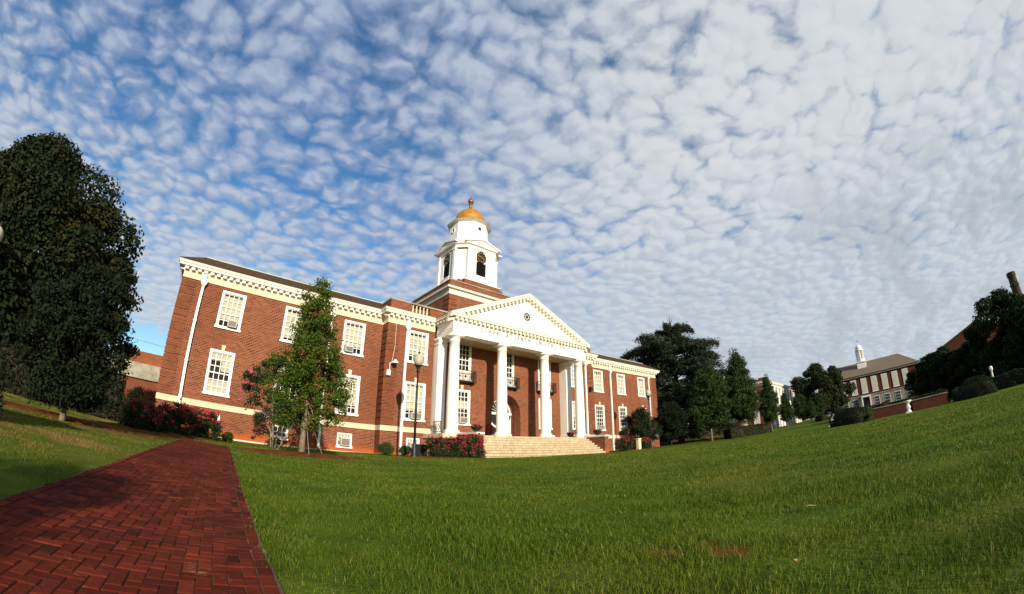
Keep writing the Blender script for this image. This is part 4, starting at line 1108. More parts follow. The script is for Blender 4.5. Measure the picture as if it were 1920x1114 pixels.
# shrubs -------------------------------------------------------------------
def shrub_mesh(name, pts_c, rad, per, leaf, mat, root, seed, shell=.6, stems=True):
    g = np.random.default_rng(seed); Pn, Nn = scatter(np.array(pts_c), np.array(rad), per, g, shell)
    Pn[:, 2] = np.maximum(Pn[:, 2], .02)
    return leaf_obj(name, Pn, Nn, leaf, mat, root, seed=seed + 5)
def stems_mesh(pts, root, g, mat=None, r=.018):
    mb = MB()
    for p in pts:
        p = Vector(p); mb.tube([(p.x * .35, p.y * .35, -.08), (p.x * .6, p.y * .6, p.z * .5), p], [r, r * .8, r * .4], 5)
    mb.build('stems', mat or M_BARKD, root)
def rose_bush(label, loc, w, d, h, seed, group='red rose bushes along the hall', flowers=1.0, n=70, per=130, rz=0.0):
    g = np.random.default_rng(seed); root = thing('rose_bush', label, 'shrub', loc, group, rz); C = []
    while len(C) < n:
        x, y, z = g.uniform(-1, 1), g.uniform(-1, 1), g.random()
        if abs(x) ** 2.4 + abs(y) ** 2.4 + max(0, z - .25) ** 3 * 1.2 > 1: continue
        C.append((x * w / 2 * .88, y * d / 2 * .85, .12 + z * (h - .25)))
    C = np.array(C); rad = .24 * g.uniform(.7, 1.3, n) * (1 if h < 1.3 else 1.15)
    shrub_mesh('foliage', C, rad, per, .042, L_ROSE, root, seed, .35)
    stems_mesh(C[:14], root, g)
    top = C[np.argsort(-(C[:, 2] / h + .35 * g.random(n) - .25 * C[:, 1] / d))[: int(n * .62 * flowers)]]
    F = []; 
    for c, r in zip(top, rad):
        for q in range(int(g.integers(2, 5))):
            dd = g.normal(size=3); dd[2] = abs(dd[2]) * 1.1; dd[1] -= .5; dd /= np.linalg.norm(dd); F.append(c + dd * r * 1.08)
    F = np.array(F); Pn, Nn = scatter(F, .05 * np.ones(len(F)), 11, g, .5); leaf_obj('flowers', Pn, Nn, .037, F_ROSE, root, seed=seed + 9, aspect=.8)
    return root
rose_bush('dark red flowering rose bush beside the black lamp post, left of the stone steps', at(-10.2, -6.5), 1.55, 1.5, 1.35, 41)
rose_bush('middle rose bush of the three left of the stone steps', at(-8.95, -6.75), 1.5, 1.5, 1.40, 42)
rose_bush('red topped rose bush against the end of the left brick cheek wall', at(-7.75, -6.95), 1.35, 1.3, 1.48, 43, flowers=1.3)
rose_bush('rose bush in front of the right brick cheek wall', at(9.7, -6.3), 2.6, 1.5, 1.35, 44, flowers=.7)
rose_bush('smaller rose bush right of the tan stone marker', at(13.6, -5.9), 1.9, 1.4, 1.2, 45, flowers=.7)
rose_bush('long pink flowering rose hedge at the end of the brick path, left part', at(-25.5, -12.3), 2.2, 1.7, 1.0, 46, 'pink rose hedge at the corner of the hall', n=70, rz=1.1)
rose_bush('pink flowering rose hedge in front of the white downspout', at(-24.6, -9.6), 2.5, 1.8, 1.30, 47, 'pink rose hedge at the corner of the hall', n=80, rz=1.15)
rose_bush('pink rose hedge beside the first basement window', at(-23.45, -7.4), 2.0, 1.7, 1.35, 48, 'pink rose hedge at the corner of the hall', n=70, rz=.8)
def boxwood(label, loc, r, h, seed, proto=None):
    g = np.random.default_rng(seed); root = thing('boxwood', label, 'shrub', loc, 'clipped boxwoods along the hall foundation')
    C = g.normal(size=(60, 3)); C /= np.linalg.norm(C, axis=1, keepdims=True); C *= (.80 + .06 * g.random((60, 1))); C = C * np.array([r, r, h / 2]) + np.array([0, 0, h / 2])
    shrub_mesh('foliage', C, r * .42 * np.ones(60), 190, .020, L_BOX, root, seed, .5); stems_mesh(C[:10] * np.array([.5, .5, .8]), root, g)
    return root
boxwood('round bright green boxwood ball at the inner corner of the centre block', at(-12.35, -3.7), .52, .82, 51)
boxwood('smaller boxwood ball left of the black lamp post', at(-10.95, -3.6), .40, .66, 52)
boxwood('small square boxwood between the rose hedge and the left tree', at(-22.25, -6.3), .27, .52, 53)
boxwood('small dark boxwood below the barred basement window', at(-19.45, -3.6), .32, .55, 54)
# right side by the hall: pointed crape and dark shrubs, cedar, lawn trees
def f_cone(f): return (1 - f) ** .8 * .92 + .08
def f_shr(f): return 1.9 * (.35 + 1.3 * f if f < .5 else 2 * (1 - f) ** .7)
crown_tree('dark_shrub', 'spiky dark shrub standing before the last lower windows of the right wing', 'shrub', at(19.0, -2.4), 2.6, .07, ((.3, 4.6), lambda f: 1.75 * math.sqrt(max(.02, 1 - (2 * f - .95) ** 2))), L_CRAPE, 130, 110, .5, .11, 61, M_BARKD, wob=.6, aspect=.35)
crown_tree('dark_shrub', 'dark round topped small tree at the right end of the hall', 'shrub', at(22.6, -4.2), 3.2, .08, ((1.0, 5.4), lambda f: 1.9 * math.sqrt(max(.02, 1 - (2 * f - 1) ** 2))), L_SMALL, 120, 110, .55, .10, 62, M_BARKD, wob=.35)
def cedar(loc, seed):
    g = np.random.default_rng(seed); root = thing('cedar_tree', 'large dark cedar with flat layered boughs and bare tip behind the right wing', 'tree', loc)
    mb = MB(); H = 20.6; mb.tube([(0, 0, -.2), (.1, 0, 4), (-.1, .1, 9), (.1, 0, 14), (0, 0, 18), (.25, .1, H + 1.2)], [.62, .5, .42, .3, .15, .015], 9)
    P, N = [], []
    boughs = []
    # (height, azimuth, length): azimuth 0 = to the camera's right, measured in plan
    lay = [(19.4, 5), (18.6, 7), (17.6, 8), (16.5, 9), (15.4, 10), (14.2, 10), (12.9, 11), (11.6, 11), (10.2, 12), (8.8, 12), (7.3, 12), (5.9, 12), (4.5, 11), (3.1, 10), (1.9, 8)]
    for li, (h, n) in enumerate(lay):
        for k in range(n):
            a = 2 * math.pi * (k + g.random() * .6) / n + li * 1.1
            Lh = (2.6 + (H - h) * .40) * g.uniform(.55, 1.15)
            dx = math.cos(a) * .57 - math.sin(a) * .0
            # wide shelf on the upper left of the crown, as this tree has
            left = -(math.cos(a) * .55 + math.sin(a) * -.83)
            if 12.5 < h < 18.6 and left > .35: Lh = g.uniform(6.2, 9.4)
            if h > 17.5: Lh = min(Lh, g.uniform(2.6, 5.2))
            if 12 < h < 15.5 and left < -.5: Lh = g.uniform(6.0, 8.0)
            if 5 < h < 11 and left < -.3: Lh = g.uniform(7.5, 10.0)
            Lh = min(Lh, 10.0); boughs.append((h + g.normal(0, .6), a, Lh))
    for h, a, Lh in boughs:
        d = Vector((math.cos(a), math.sin(a), 0)); s = Vector((-d.y, d.x, 0)); up = g.uniform(-.04, .26)
        pts = [Vector((0, 0, h)) + d * Lh * f + Vector((0, 0, Lh * (up * f * 1.6 - .22 * f * f))) for f in (0, .3, .6, 1.0)]
        mb.tube(pts, [.13, .09, .055, .015], 5)
        nn = int(1150 * (Lh / 5)); f = .22 + .78 * g.random(nn) ** .75; w = (.16 + .95 * np.sin(np.clip(f, 0, 1) * 2.6)) * Lh * .24
        lat = g.normal(0, .55, nn) * w
        twig = np.floor(f * 9) / 9
        p = np.outer(f * Lh + np.abs(lat) * .35, d) + np.outer(lat, s); p[:, 2] += h + Lh * (up * f * 1.6 - .22 * f * f) + g.normal(0, .26, nn) - .20 * np.abs(lat)
        P.append(p); N.append(np.tile([0, 0, 1.0], (nn, 1)) + .15 * g.normal(size=(nn, 3)))
    P = np.concatenate(P); N = np.concatenate(N)
    for q in range(7): mb.tube([(0, 0, H - .6), (.6 * math.cos(q * .9) + .2, .6 * math.sin(q * .9), H + .7 + .1 * q)], [.03, .006], 4)
    mb.build('trunk', M_BARKD, root, smooth=True)
    leaf_obj('boughs', P, N, .24, L_CEDAR, root, seed=seed, aspect=.28, spread=.35, fold=.05)
cedar(at(39.6, 3.2), 71)
def pyr(w): return lambda f: w * ((.45 + 2.2 * f) if f < .25 else (1 - (f - .25) / .75) ** .75)
ft = crown_tree('lawn_tree', 'broad dark green tree with pale trunk standing before the cedar', 'tree', at(30.3, -6.2), 5.5, .15, ((1.9, 9.9), lambda f: 2.75 * math.sqrt(max(.02, 1 - (2 * f - .85) ** 2 / 1.35))), L_MID, 200, 130, .72, .125, 81, M_BARK, 'trees along the far edge of the lawn', wob=.3)
ft2 = crown_tree('lawn_tree', 'tallest pointed dark green tree right of the cedar', 'tree', at(41.2, -7.0), 9, .2, ((2.2, 13.4), pyr(3.1)), L_MID, 260, 130, .80, .135, 82, M_BARK, 'trees along the far edge of the lawn', wob=.35)
copy_tree(ft2, at(44.6, -10.6), 2.1, .52, 'pointed tree with slim trunk at the corner of the white pilastered building', .66)
copy_tree(ft2, at(59.8, -9.6), 4.0, .46, 'small bright conical tree in front of the white pilasters', .50)
copy_tree(ft, at(70.2, -10.4), 1.2, .62, 'small tree at the right end of the white pilasters', .62)
copy_tree(ft, at(71.0, -13.8), 3.3, .60, 'small pale tree under the dark round tree', .60)
copy_tree(ft, at(64.0, -13.6), 5.0, .42, 'smallest young tree on the far lawn left of the dark round tree', .42)
rt = crown_tree('round_tree', 'big dark round tree left of the hall with the white cupola', 'tree', at(86.2, -13.6), 7.5, .35, ((.8, 12.6), ell(5.6)), L_FAR, 62, 640, 1.75, .24, 83, M_BARKD, None, wob=.45, shell=.6, inner=.5)
copy_tree(rt, at(112, -2), 1.0, .75, 'dark tree peeping out behind the roof of the white pilastered building', .8)
copy_tree(rt, at(47.5, -35.4), 2.4, .56, 'dark tree hiding the right end of the hall with the white cupola', .50)
copy_tree(rt, at(44.5, -38.0), .7, .58, 'dark bushy tree behind the low brick wall, left of the gable', .52)
copy_tree(rt, at(42.0, -40.8), 3.9, .50, 'dark bushy tree standing below the sloping roof of the brick gable', .50)
copy_tree(rt, at(36.8, -44.8), 1.7, .74, 'tallest dark tree at the right, left of the brick smokestack', .80)
copy_tree(rt, at(33.5, -51.3), .2, .80, 'dark tree cut off by the right edge of the picture', .68)
# hedges
def hedge(name, label, p0, p1, d, h, seed, leaf=.05, mat=None, dens=1.0, round_=.0, group=None):
    g = np.random.default_rng(seed); p0, p1 = Vector((*p0, 0)), Vector((*p1, 0)); L = (p1 - p0).length; u = (p1 - p0).normalized(); v = Vector((-u.y, u.x, 0)); mid = (p0 + p1) / 2
    root = thing(name, label, 'hedge', at(mid.x, mid.y), group, math.atan2(u.y, u.x))
    area = 2 * L * h + L * d + 2 * d * h; n = int(area * dens / (leaf * leaf * .9)); n = min(n, 26000)
    P = []; N = []
    pr_t, pr_s = L * d / area, 2 * L * h / area; q = g.random(n)
    x = g.uniform(-L / 2, L / 2, n); y = g.uniform(-d / 2, d / 2, n); z = g.uniform(.02, h, n); nn = np.zeros((n, 3))
    top = q < pr_t; side = (q >= pr_t) & (q < pr_t + pr_s); end = ~(top | side)
    z[top] = h; nn[top, 2] = 1; sg = np.where(g.random(n) < .5, -1, 1); y[side] = (sg * d / 2)[side]; nn[side, 1] = sg[side]; x[end] = (sg * L / 2)[end]; nn[end, 0] = sg[end]
    if round_:
        f = (1 - np.abs(2 * x / L) ** 2.6) ** .5; f = np.nan_to_num(f, nan=0.0); z = z * (.12 + .88 * f); fy = 1 - round_ * (z / h) ** 3; y = y * fy * (.35 + .65 * f)
    w = .06 * np.sin(x * 2.3 + seed) + .05 * np.sin(x * 5.1 + z * 3) + .03 * np.sin(y * 7 + x)
    pts = np.stack([x, y, z], 1) + nn * w[:, None] + g.normal(0, .025, (n, 3)); pts[:, 2] += np.array([gz(mid.x + u.x * a, mid.y + u.y * a) - gz(mid.x, mid.y) for a in x]); pts[:, 2] = np.maximum(pts[:, 2], -.3)
    leaf_obj('foliage', pts, nn + np.array([0, 0, .2]), leaf, mat or L_HEDGE, root, seed=seed)
    mb = MB(); k = 0.86
    if round_:
        nseg = 14; vs = []; 
        for i in range(nseg + 1):
            xx = (-1 + 2 * i / nseg) * L / 2 * .93; f = max(.0, 1 - abs(2 * xx / L) ** 2.6) ** .5
            for a in range(9):
                t = math.pi * a / 8; vs.append((xx, math.cos(t) * d / 2 * k * (.35 + .65 * f) * (1 - round_ * .5 * math.sin(t) ** 2), math.sin(t) ** .6 * h * k * (.12 + .88 * f) - .05))
        mb.add(vs, [(i * 9 + a, i * 9 + a + 1, (i + 1) * 9 + a + 1, (i + 1) * 9 + a) for i in range(nseg) for a in range(8)])
    else:
        mb.box(-L / 2 * .97, L / 2 * .97, -d / 2 * k, d / 2 * k, -.3, h * .94)
    mb.build('inner_branches', M_BARKD, root)
    return root
hedge('clipped_hedge', 'long low clipped hedge before the trees right of the cedar', (33.0, -7.4), (40.2, -11.2), 1.6, 1.35, 91, .07)
hedge('clipped_hedge', 'mounded dark hedge at the left end of the low brick wall', (15.6, -24.0), (14.4, -27.0), 2.2, 1.32, 92, .045, round_=.35)
hedge('clipped_hedge', 'pale green clipped hedge behind the mounded hedge', (17.0, -25.2), (16.3, -27.2), 1.0, 1.15, 93, .045, L_BOX)
hedge('clipped_hedge', 'dark hedge running along behind the low brick wall', (20.4, -26.2), (19.8, -34.2), 1.3, 1.15, 94, .06)
hedge('clipped_hedge', 'big rounded dark hedge right of the low brick wall', (16.4, -34.6), (15.6, -37.6), 2.0, 1.42, 95, .045, round_=.35)
hedge('clipped_hedge', 'pale hedge between the low brick wall and the rounded hedge', (19.0, -34.6), (18.4, -36.2), 1.0, .95, 96, .045, L_BOX)
hedge('clipped_hedge', 'dark hedge at the right edge in front of the white post', (21.3, -38.3), (19.3, -49.0), 1.4, 1.2, 97, .06)
hedge('clipped_hedge', 'dark hedge under the great tree at the left', (-27.5, -8.2), (-42.0, -14.0), 2.2, 1.7, 98, .07, L_SMALL)
hedge('clipped_hedge', 'dark hedge cut off by the left edge of the picture', (-26.95, -21.3), (-28.4, -22.6), 1.0, .95, 99, .03, L_SMALL)
hedge('clipped_hedge', 'dark hedge below the parked car by the far round tree', (62.5, -15.2), (76.0, -19.2), 1.6, 1.0, 100, .09)
def conifer(label, loc, h, w, seed):
    crown_tree('columnar_shrub', label, 'shrub', loc, h * .9, .06, ((0.05, h), lambda f: w * (.55 + f if f < .3 else .95 * (1 - (f - .3) / .7) ** .6)), L_SMALL, 60, 90, .32, .06, seed, M_BARKD, 'dark evergreen shrubs by the low brick building')
conifer('dark cone shaped evergreen before the low brick building', at(-29.9, -2.5), 1.9, .75, 111)
conifer('dark bushy evergreen behind the rose hedge at the hall corner', at(-27.9, -1.6), 2.0, .80, 112)

# ------------------------------------------------------------------ lamps, planters, wall, urns
def lamp_post(label, loc):
    root = thing('street_lamp', label, 'street lamp', loc, 'black lamp posts with frosted globes')
    p = MB(); p.lathe([(.24, -.15), (.24, .10), (.20, .16), (.17, .45), (.13, .62), (.10, .80), (.085, .95)], n=16)
    p.lathe([(.075, .95), (.055, 5.15)], n=12); p.lathe([(.09, 2.0), (.09, 2.12)], n=12); p.lathe([(.06, 5.15), (.11, 5.22), (.08, 5.35), (.16, 5.52), (.24, 5.58), (.24, 5.62)], n=14)
    p.build('post', M_BLACK, root, smooth=True)
    gl = MB(); gl.lathe([(.20, 5.62), (.29, 5.80), (.31, 5.98), (.27, 6.16), (.16, 6.30), (.06, 6.36)], n=18); gl.build('lamp_globe', M_GLOBE, root, smooth=True)
    fn = MB(); fn.lathe([(.08, 6.36), (.05, 6.42), (.03, 6.52), (.008, 6.62)], n=10); fn.build('finial', M_BLACK, root)
    return root
l1 = lamp_post('tall black lamp post left of the rose bushes by the stone steps', at(-11.75, -6.55))
copy_tree(l1, at(15.6, -5.6), 0, 1, 'black lamp post before the right wing and the spiky shrub')
copy_tree(l1, at(-34.75, -9.8), 0, 1, 'lamp whose frosted globe shows at the left edge before the great tree')
l4 = copy_tree(l1, at(47.0, -49.5), 0, .8, 'distant lamp globe among the dark trees at the right edge')
def bowl(label, loc, seed, r=.42):
    g = np.random.default_rng(seed); root = thing('flower_bowl', label, 'planter', loc, 'dark flower bowls by the steps')
    b = MB(); b.lathe([(.16, 0), (.18, .04), (.10, .07), (.26, .14), (r, .32), (r + .03, .34), (r - .03, .33), (.1, .27)], n=20); b.build('bowl', M_BLACK, root, smooth=True)
    C = np.stack([g.uniform(-r, r, 26) * .8, g.uniform(-r, r, 26) * .8, .34 + .16 * g.random(26)], 1)
    Pn, Nn = scatter(C, .09 * np.ones(26), 40, g, .3); leaf_obj('flowers', Pn, Nn, .035, L_ROSE, root, seed=seed)
    Pn, Nn = scatter(C + np.array([0, 0, .05]), .09 * np.ones(26), 16, g, .6); leaf_obj('blossoms', Pn, Nn, .03, F_ROSE, root, seed=seed + 2)
bowl('dark bowl of red flowers on the front end of the left cheek wall', (-6.85, -5.95, -.02), 121)
bowl('dark bowl of red flowers on the right cheek wall', (6.85, -5.3, -.02), 122)
bowl('red flower bowl on the porch floor by the rightmost column', (6.2, -2.6, PF), 123, .34)
tr_ = MB(); tr_.lathe([(.22, 0), (.26, .06), (.27, .80), (.29, .84), (.27, .95), (.15, 1.02)], (-1.95, -.95, PF), 18)
tag(tr_.build('trash_bin', M_REDPLASTIC, smooth=True), 'dark red round bin beside the open entrance door', 'bin')
ub = MB(); ub.box(-10.95, -10.15, -5.2, -4.7, gz(-10.6, -5) - .1, gz(-10.6, -5) + .75)
for k in range(12): ub.box(-10.93 + k * .066, -10.90 + k * .066, -5.225, -5.2, gz(-10.6, -5) + .05, gz(-10.6, -5) + .70)
ub.box(-10.98, -10.12, -5.24, -4.67, gz(-10.6, -5) + .75, gz(-10.6, -5) + .80)
tag(ub.build('utility_box', M_BLACK), 'dark slatted utility box on the ground behind the black lamp post', 'utility box')
mk = MB(); mk.box(12.05, 12.5, -6.3, -6.0, gz(12.2, -6) - .1, gz(12.2, -6) + 1.05); mk.box(12.0, 12.55, -6.34, -5.96, gz(12.2, -6) + 1.05, gz(12.2, -6) + 1.13)
tag(mk.build('stone_marker', M_CREAM), 'tan stone marker between the two rose bushes right of the steps', 'marker')
# low brick garden wall with stone cap
def garden_wall(label, p0, p1, h):
    p0, p1 = Vector((*p0, 0)), Vector((*p1, 0)); u = (p1 - p0).normalized(); v = Vector((-u.y, u.x, 0)); L = (p1 - p0).length; m = (p0 + p1) / 2; z0 = gz(m.x, m.y)
    root = thing('garden_wall', label, 'wall', (m.x, m.y, z0), 'low brick garden walls', math.atan2(u.y, u.x))
    w = MB(); w.box(-L / 2, L / 2, -.2, .2, -.4, h); w.build('wall', M_BRICKR, root)
    c = MB(); c.box(-L / 2 - .05, L / 2 + .05, -.26, .26, h, h + .09); c.build('coping', M_CONC, root)
    if L > 5:
        for s in (-1, 1):
            q = MB(); q.box(s * (L / 2 - .5), s * L / 2, -.32, .32, -.4, h - .01); q.build('pier', M_BRICKR, root)
garden_wall('low brick garden wall with pale cap behind the white urn, left part', (18.9, -26.6), (18.8, -30.4), .86)
garden_wall('low brick garden wall with pale cap right of the white urn', (18.75, -30.9), (18.6, -34.0), .86)
def urn(label, loc, s=1.0):
    root = thing('urn_pedestal', label, 'urn', loc, 'white garden urns')
    b = MB(); b.box(-.26, .26, -.26, .26, -.2, .07); b.lathe([(.20, .07), (.22, .12), (.13, .22), (.12, .30), (.20, .42), (.19, .52), (.11, .62), (.10, .70)], n=18); b.build('baluster', M_WHITE, root, smooth=False)
    t = MB(); t.lathe([(.10, .70), (.20, .80), (.30, .86), (.34, .93), (.32, .96), (.22, .93)], n=18); t.build('basin', M_WHITE, root, smooth=True)
    root.scale = (s, s, s); return root
u1 = urn('white stone urn on a turned pedestal on the lawn before the low brick wall', at(15.4, -30.4), 1.0)
copy_tree(u1, at(19.6, -23.4), 0, 1.15, 'white urn showing above the mounded hedge at its left')
ps = MB(); px_, py_ = 22.0, -38.9; pz = gz(px_, py_)
ps.lathe([(.16, -.2), (.16, .1), (.10, .14), (.09, 1.75), (.12, 1.80), (.17, 1.90), (.16, 2.1), (.05, 2.2)], (px_, py_, pz), 14)
tag(ps.build('bollard_light', M_WHITE, smooth=True), 'white bollard post beside the rounded dark hedge at the right', 'bollard')
# fallen leaves and litter on the lawn
def leaf_litter(label, x, y, s, rz):
    mb = MB(); z = gz(x, y) + .055; c, q = math.cos(rz), math.sin(rz)
    pts = [(0, -1, 0), (.45, -.4, .1), (.5, .2, .18), (0, 1, .1), (-.5, .25, .22), (-.45, -.45, .08), (0, 0, -.02)]
    mb.add([(x + s * (a * c - b * q), y + s * (a * q + b * c), z + s * d) for a, b, d in pts], [(0, 1, 6), (1, 2, 6), (2, 3, 6), (3, 4, 6), (4, 5, 6), (5, 0, 6)])
    tag(mb.build('fallen_leaf', M_DRYLEAF), label, 'leaf', 'dry fallen leaves on the lawn')
M_DRYLEAF = simple('dry_leaf', (0.45, 0.25, 0.10), .8, .1, 20)
leaf_litter('pale dry leaf lying on the near lawn, farther of the two', -19.0, -28.3, .06, .4)
leaf_litter('dark dry leaf on the near lawn, nearer of the two', -20.55, -28.52, .04, 1.9)

# ------------------------------------------------------------------ buildings behind
# low brick building at the left, two blocks
lb = thing('brick_building', 'low reddish brick building with streaked concrete band between the trees and the hall', 'building', (-40, 32, -1.7))
def pb(mb, name, mat, root, smooth=False):
    o = mb.build(name, mat, root, root.location); return o
w = MB(); w.box(-60, -26, 30.0, 50, -2.2, 3.1); pb(w, 'wall', M_BRICKD, lb)
w = MB(); w.box(-60.3, -25.8, 29.6, 50.2, 3.1, 5.0); pb(w, 'concrete_band', M_CONC, lb)
w = MB()
for z in (-.6, .1, .8, 1.5): w.box(-60, -26, 29.93, 30.0, z, z + .09)
pb(w, 'brick_ledges', M_BRICKR, lb)
w = MB(); w.box(-36.8, -24, 36.0, 48, 5.0, 7.1); w.box(-36.4, -24, 36.4, 48, 7.1, 7.35); pb(w, 'penthouse', M_BRICKO, lb)
for i, (za, zb) in enumerate(((11.3, 9.6), (8.9, 7.6), (7.7, 6.5))):
    wr = MB(); n = 14
    wr.tube([(-62 + 50 * k / n, 44 + i, za + (zb - za) * k / n - 1.1 * (1 - (2 * k / n - 1) ** 2) + .6) for k in range(n + 1)], .022, 4)
    tag(wr.build('power_line', M_BLACK), ('highest', 'middle', 'lowest')[i] + ' thin power line crossing the sky between the great tree and the hall', 'power line', 'power lines left of the hall')
# brick building with the white pilastered front
pbld = thing('campus_building', 'long brick building with white pilastered front behind the lawn trees', 'building', (85, 5, 0))
w = MB(); X0, X1, Y0, Y1, ZE = 68.5, 104.0, -3.7, 34.0, 10.1
w.box(X0, X1, Y0, Y1, -2, ZE); pb(w, 'wall', M_BRICK, pbld)
w = MB(); w.sweep([(X0, Y1), (X0, Y0), (X1, Y0), (X1, Y1)], [(0, 9.2), (.12, 9.22), (.12, 9.6), (.5, 9.7), (.6, 10.15), (0, 10.2)]); pb(w, 'cornice', M_TRIM, pbld)
w = MB(); w.add([(X0 - .6, Y0 - .6, 10.16), (X1 + .6, Y0 - .6, 10.16), (X1 + .6, Y1, 10.16), (X0 - .6, Y1, 10.16), (X0 + 8, Y0 + 8, 12.6), (X1 - 8, Y0 + 8, 12.6), (X1 - 8, Y1, 12.6), (X0 + 8, Y1, 12.6)], [(0, 1, 5, 4), (1, 2, 6, 5), (3, 0, 4, 7), (4, 5, 6, 7)]); pb(w, 'roof', M_ROOF, pbld)
w = MB(); w.box(78, 80, -1.5, .5, 10.3, 12.2); pb(w, 'chimney', M_BRICK, pbld)
k = 0
for k in range(11):
    x = 71.2 + k * 2.9
    w = MB(); w.box(x, x + 1.35, Y0 - .45, Y0 - .001, -.6, 8.9); w.box(x - .12, x + 1.47, Y0 - .55, Y0 - .001, 8.9, 9.2); w.box(x - .12, x + 1.47, Y0 - .55, Y0, -1, -.6); pb(w, 'white_pilaster', M_WHITE, pbld)
    for z0, z1 in ((.6, 3.2), (5.0, 8.0)):
        w = MB(); w.box(x + 1.6, x + 2.7, Y0 - .08, Y0 - .001, z0, z1); f = pb(w, 'window', M_WHITE, pbld)
        w = MB(); w.box(x + 1.75, x + 2.55, Y0 - .10, Y0 - .081, z0 + .15, z1 - .15); o = w.build('pane', M_DGLASS, f)
for k in range(9):
    y = -1.6 + k * 2.9
    w = MB(); w.box(X0 - .10, X0 - .001, y, y + 1.4, .4, 4.0); f = pb(w, 'tall_window', M_WHITE, pbld)
    w = MB(); w.box(X0 - .12, X0 - .101, y + .25, y + 1.15, 2.6, 3.8); w.build('pane', M_GREY, f)
    w = MB(); w.box(X0 - .08, X0 - .001, y + .1, y + 1.3, 5.4, 8.3); f = pb(w, 'window', M_WHITE, pbld)
    w = MB(); w.box(X0 - .10, X0 - .081, y + .22, y + 1.18, 5.55, 8.15); w.build('pane', M_DGLASS, f)
w = MB(); w.box(X0 - .16, X0 - .001, Y0, Y1, 4.5, 4.8); pb(w, 'belt_course', M_TRIM, pbld)
# brick wing peeping between the hall and the cedar
bw = thing('campus_building', 'brick wing with white sash windows glimpsed between the hall and the cedar', 'building', (44, 16, -1.2))
w = MB(); w.box(38, 56, 12, 26, -2, 9.4); pb(w, 'wall', M_BRICKR, bw); w = MB(); w.box(37.7, 56.3, 11.7, 26.3, 9.4, 9.9); pb(w, 'cornice', M_TRIM, bw)
for x in (39.2, 42.2, 45.2, 48.2, 51.2):
    for z in (1.2, 5.2):
        w = MB(); w.box(x, x + 1.4, 11.9, 11.999, z, z + 2.6); f = pb(w, 'window', M_WHITE, bw)
        w = MB()
        for i in range(3):
            for j in range(4): w.box(x + .12 + i * .40, x + .47 + i * .40, 11.885, 11.899, z + .12 + j * .61, z + .66 + j * .61)
        w.build('panes', M_DGLASS, f)
# hall with the white cupola
ch = thing('cupola_hall', 'brick hall with tan hipped roof, tall white windows and white cupola beyond the garden wall', 'building', (135, -24, 1))
w = MB(); CX0, CX1, CY0, CY1 = 126.5, 146.0, -39.5, -6.0
w.box(CX0, CX1, CY0, CY1, 5.9, 11.75); pb(w, 'wall', M_BRICKR, ch)
w = MB(); w.box(CX0 - .05, CX1, CY0 - .05, CY1 + .05, -1, 5.6); w.box(CX0 - .2, CX1, CY0 - .2, CY1 + .2, 5.6, 5.9); pb(w, 'stone_ground_floor', M_CONC, ch)
w = MB(); w.box(CX0 - .5, CX1 + .5, CY0 - .5, CY1 + .5, 11.75, 12.35); pb(w, 'cornice', M_CONC, ch)
w = MB(); e = .8; rx = (CX0 + CX1) / 2
w.add([(CX0 - e, CY0 - e, 12.3), (CX1 + e, CY0 - e, 12.3), (CX1 + e, CY1 + e, 12.3), (CX0 - e, CY1 + e, 12.3), (rx, CY0 + 5.2, 17.4), (rx, CY1 - 5.2, 17.4)], [(0, 1, 4), (1, 2, 5, 4), (2, 3, 5), (3, 0, 4, 5)]); pb(w, 'roof', M_ROOF2, ch)
for k in range(8):
    y = -11.2 - k * 3.42
    w = MB(); w.box(CX0 - .12, CX0 - .001, y - .95, y + .95, 6.5, 11.2); w.box(CX0 - .16, CX0, y - 1.1, y + 1.1, 6.4, 6.55); f = pb(w, 'tall_window', M_WHITE, ch)
    w = MB()
    for i in range(3):
        for j in range(6): w.box(CX0 - .135, CX0 - .121, y - .80 + i * .55, y - .80 + i * .55 + .50, 6.75 + j * .72, 6.75 + j * .72 + .64)
    w.build('panes', M_BLIND, f)
    if k != 3:
        w = MB(); w.box(CX0 - .12, CX0 - .06, y - .9, y + .9, 2.2, 5.0); f = pb(w, 'window', M_WHITE, ch)
        w = MB()
        for i in range(3):
            for j in range(3): w.box(CX0 - .14, CX0 - .121, y - .78 + i * .54, y - .78 + i * .54 + .48, 2.35 + j * .87, 2.35 + j * .87 + .78)
        w.build('panes', M_DGLASS, f)
w = MB(); yd_ = -11.2 - 3 * 3.42; w.box(CX0 - .9, CX0 - .06, yd_ - 1.5, yd_ + 1.5, 5.2, 5.7)
for s in (-1, 1): w.box(CX0 - .8, CX0 - .3, yd_ + s * 1.35 - .2, yd_ + s * 1.35 + .2, 1, 5.2)
f = pb(w, 'door_surround', M_WHITE, ch); w = MB(); w.box(CX0 - .12, CX0 - .06, yd_ - 1.1, yd_ + 1.1, 1, 5.1); w.build('door_opening', M_DGLASS, f)
w = MB(); cx_, cy_ = rx - 3.6, -21.6
w.box(cx_ - 1.5, cx_ + 1.5, cy_ - 1.5, cy_ + 1.5, 13.5, 16.9); w.box(cx_ - 1.75, cx_ + 1.75, cy_ - 1.75, cy_ + 1.75, 16.9, 17.15); w.lathe([(1.45, 17.15), (1.45, 17.9), (1.5, 18.0)], (cx_, cy_, 0), 16)
w.lathe([(1.0, 18.0), (1.0, 20.9)], (cx_, cy_, 0), 16); w.lathe([(1.45, 20.9), (1.5, 21.1), (1.3, 21.3), (1.25, 21.5)], (cx_, cy_, 0), 16)
for k in range(8): a = k * math.pi / 4; w.box(cx_ + 1.25 * math.cos(a) - .14, cx_ + 1.25 * math.cos(a) + .14, cy_ + 1.25 * math.sin(a) - .14, cy_ + 1.25 * math.sin(a) + .14, 18.0, 20.9)
cup = pb(w, 'cupola', M_WHITE, ch)
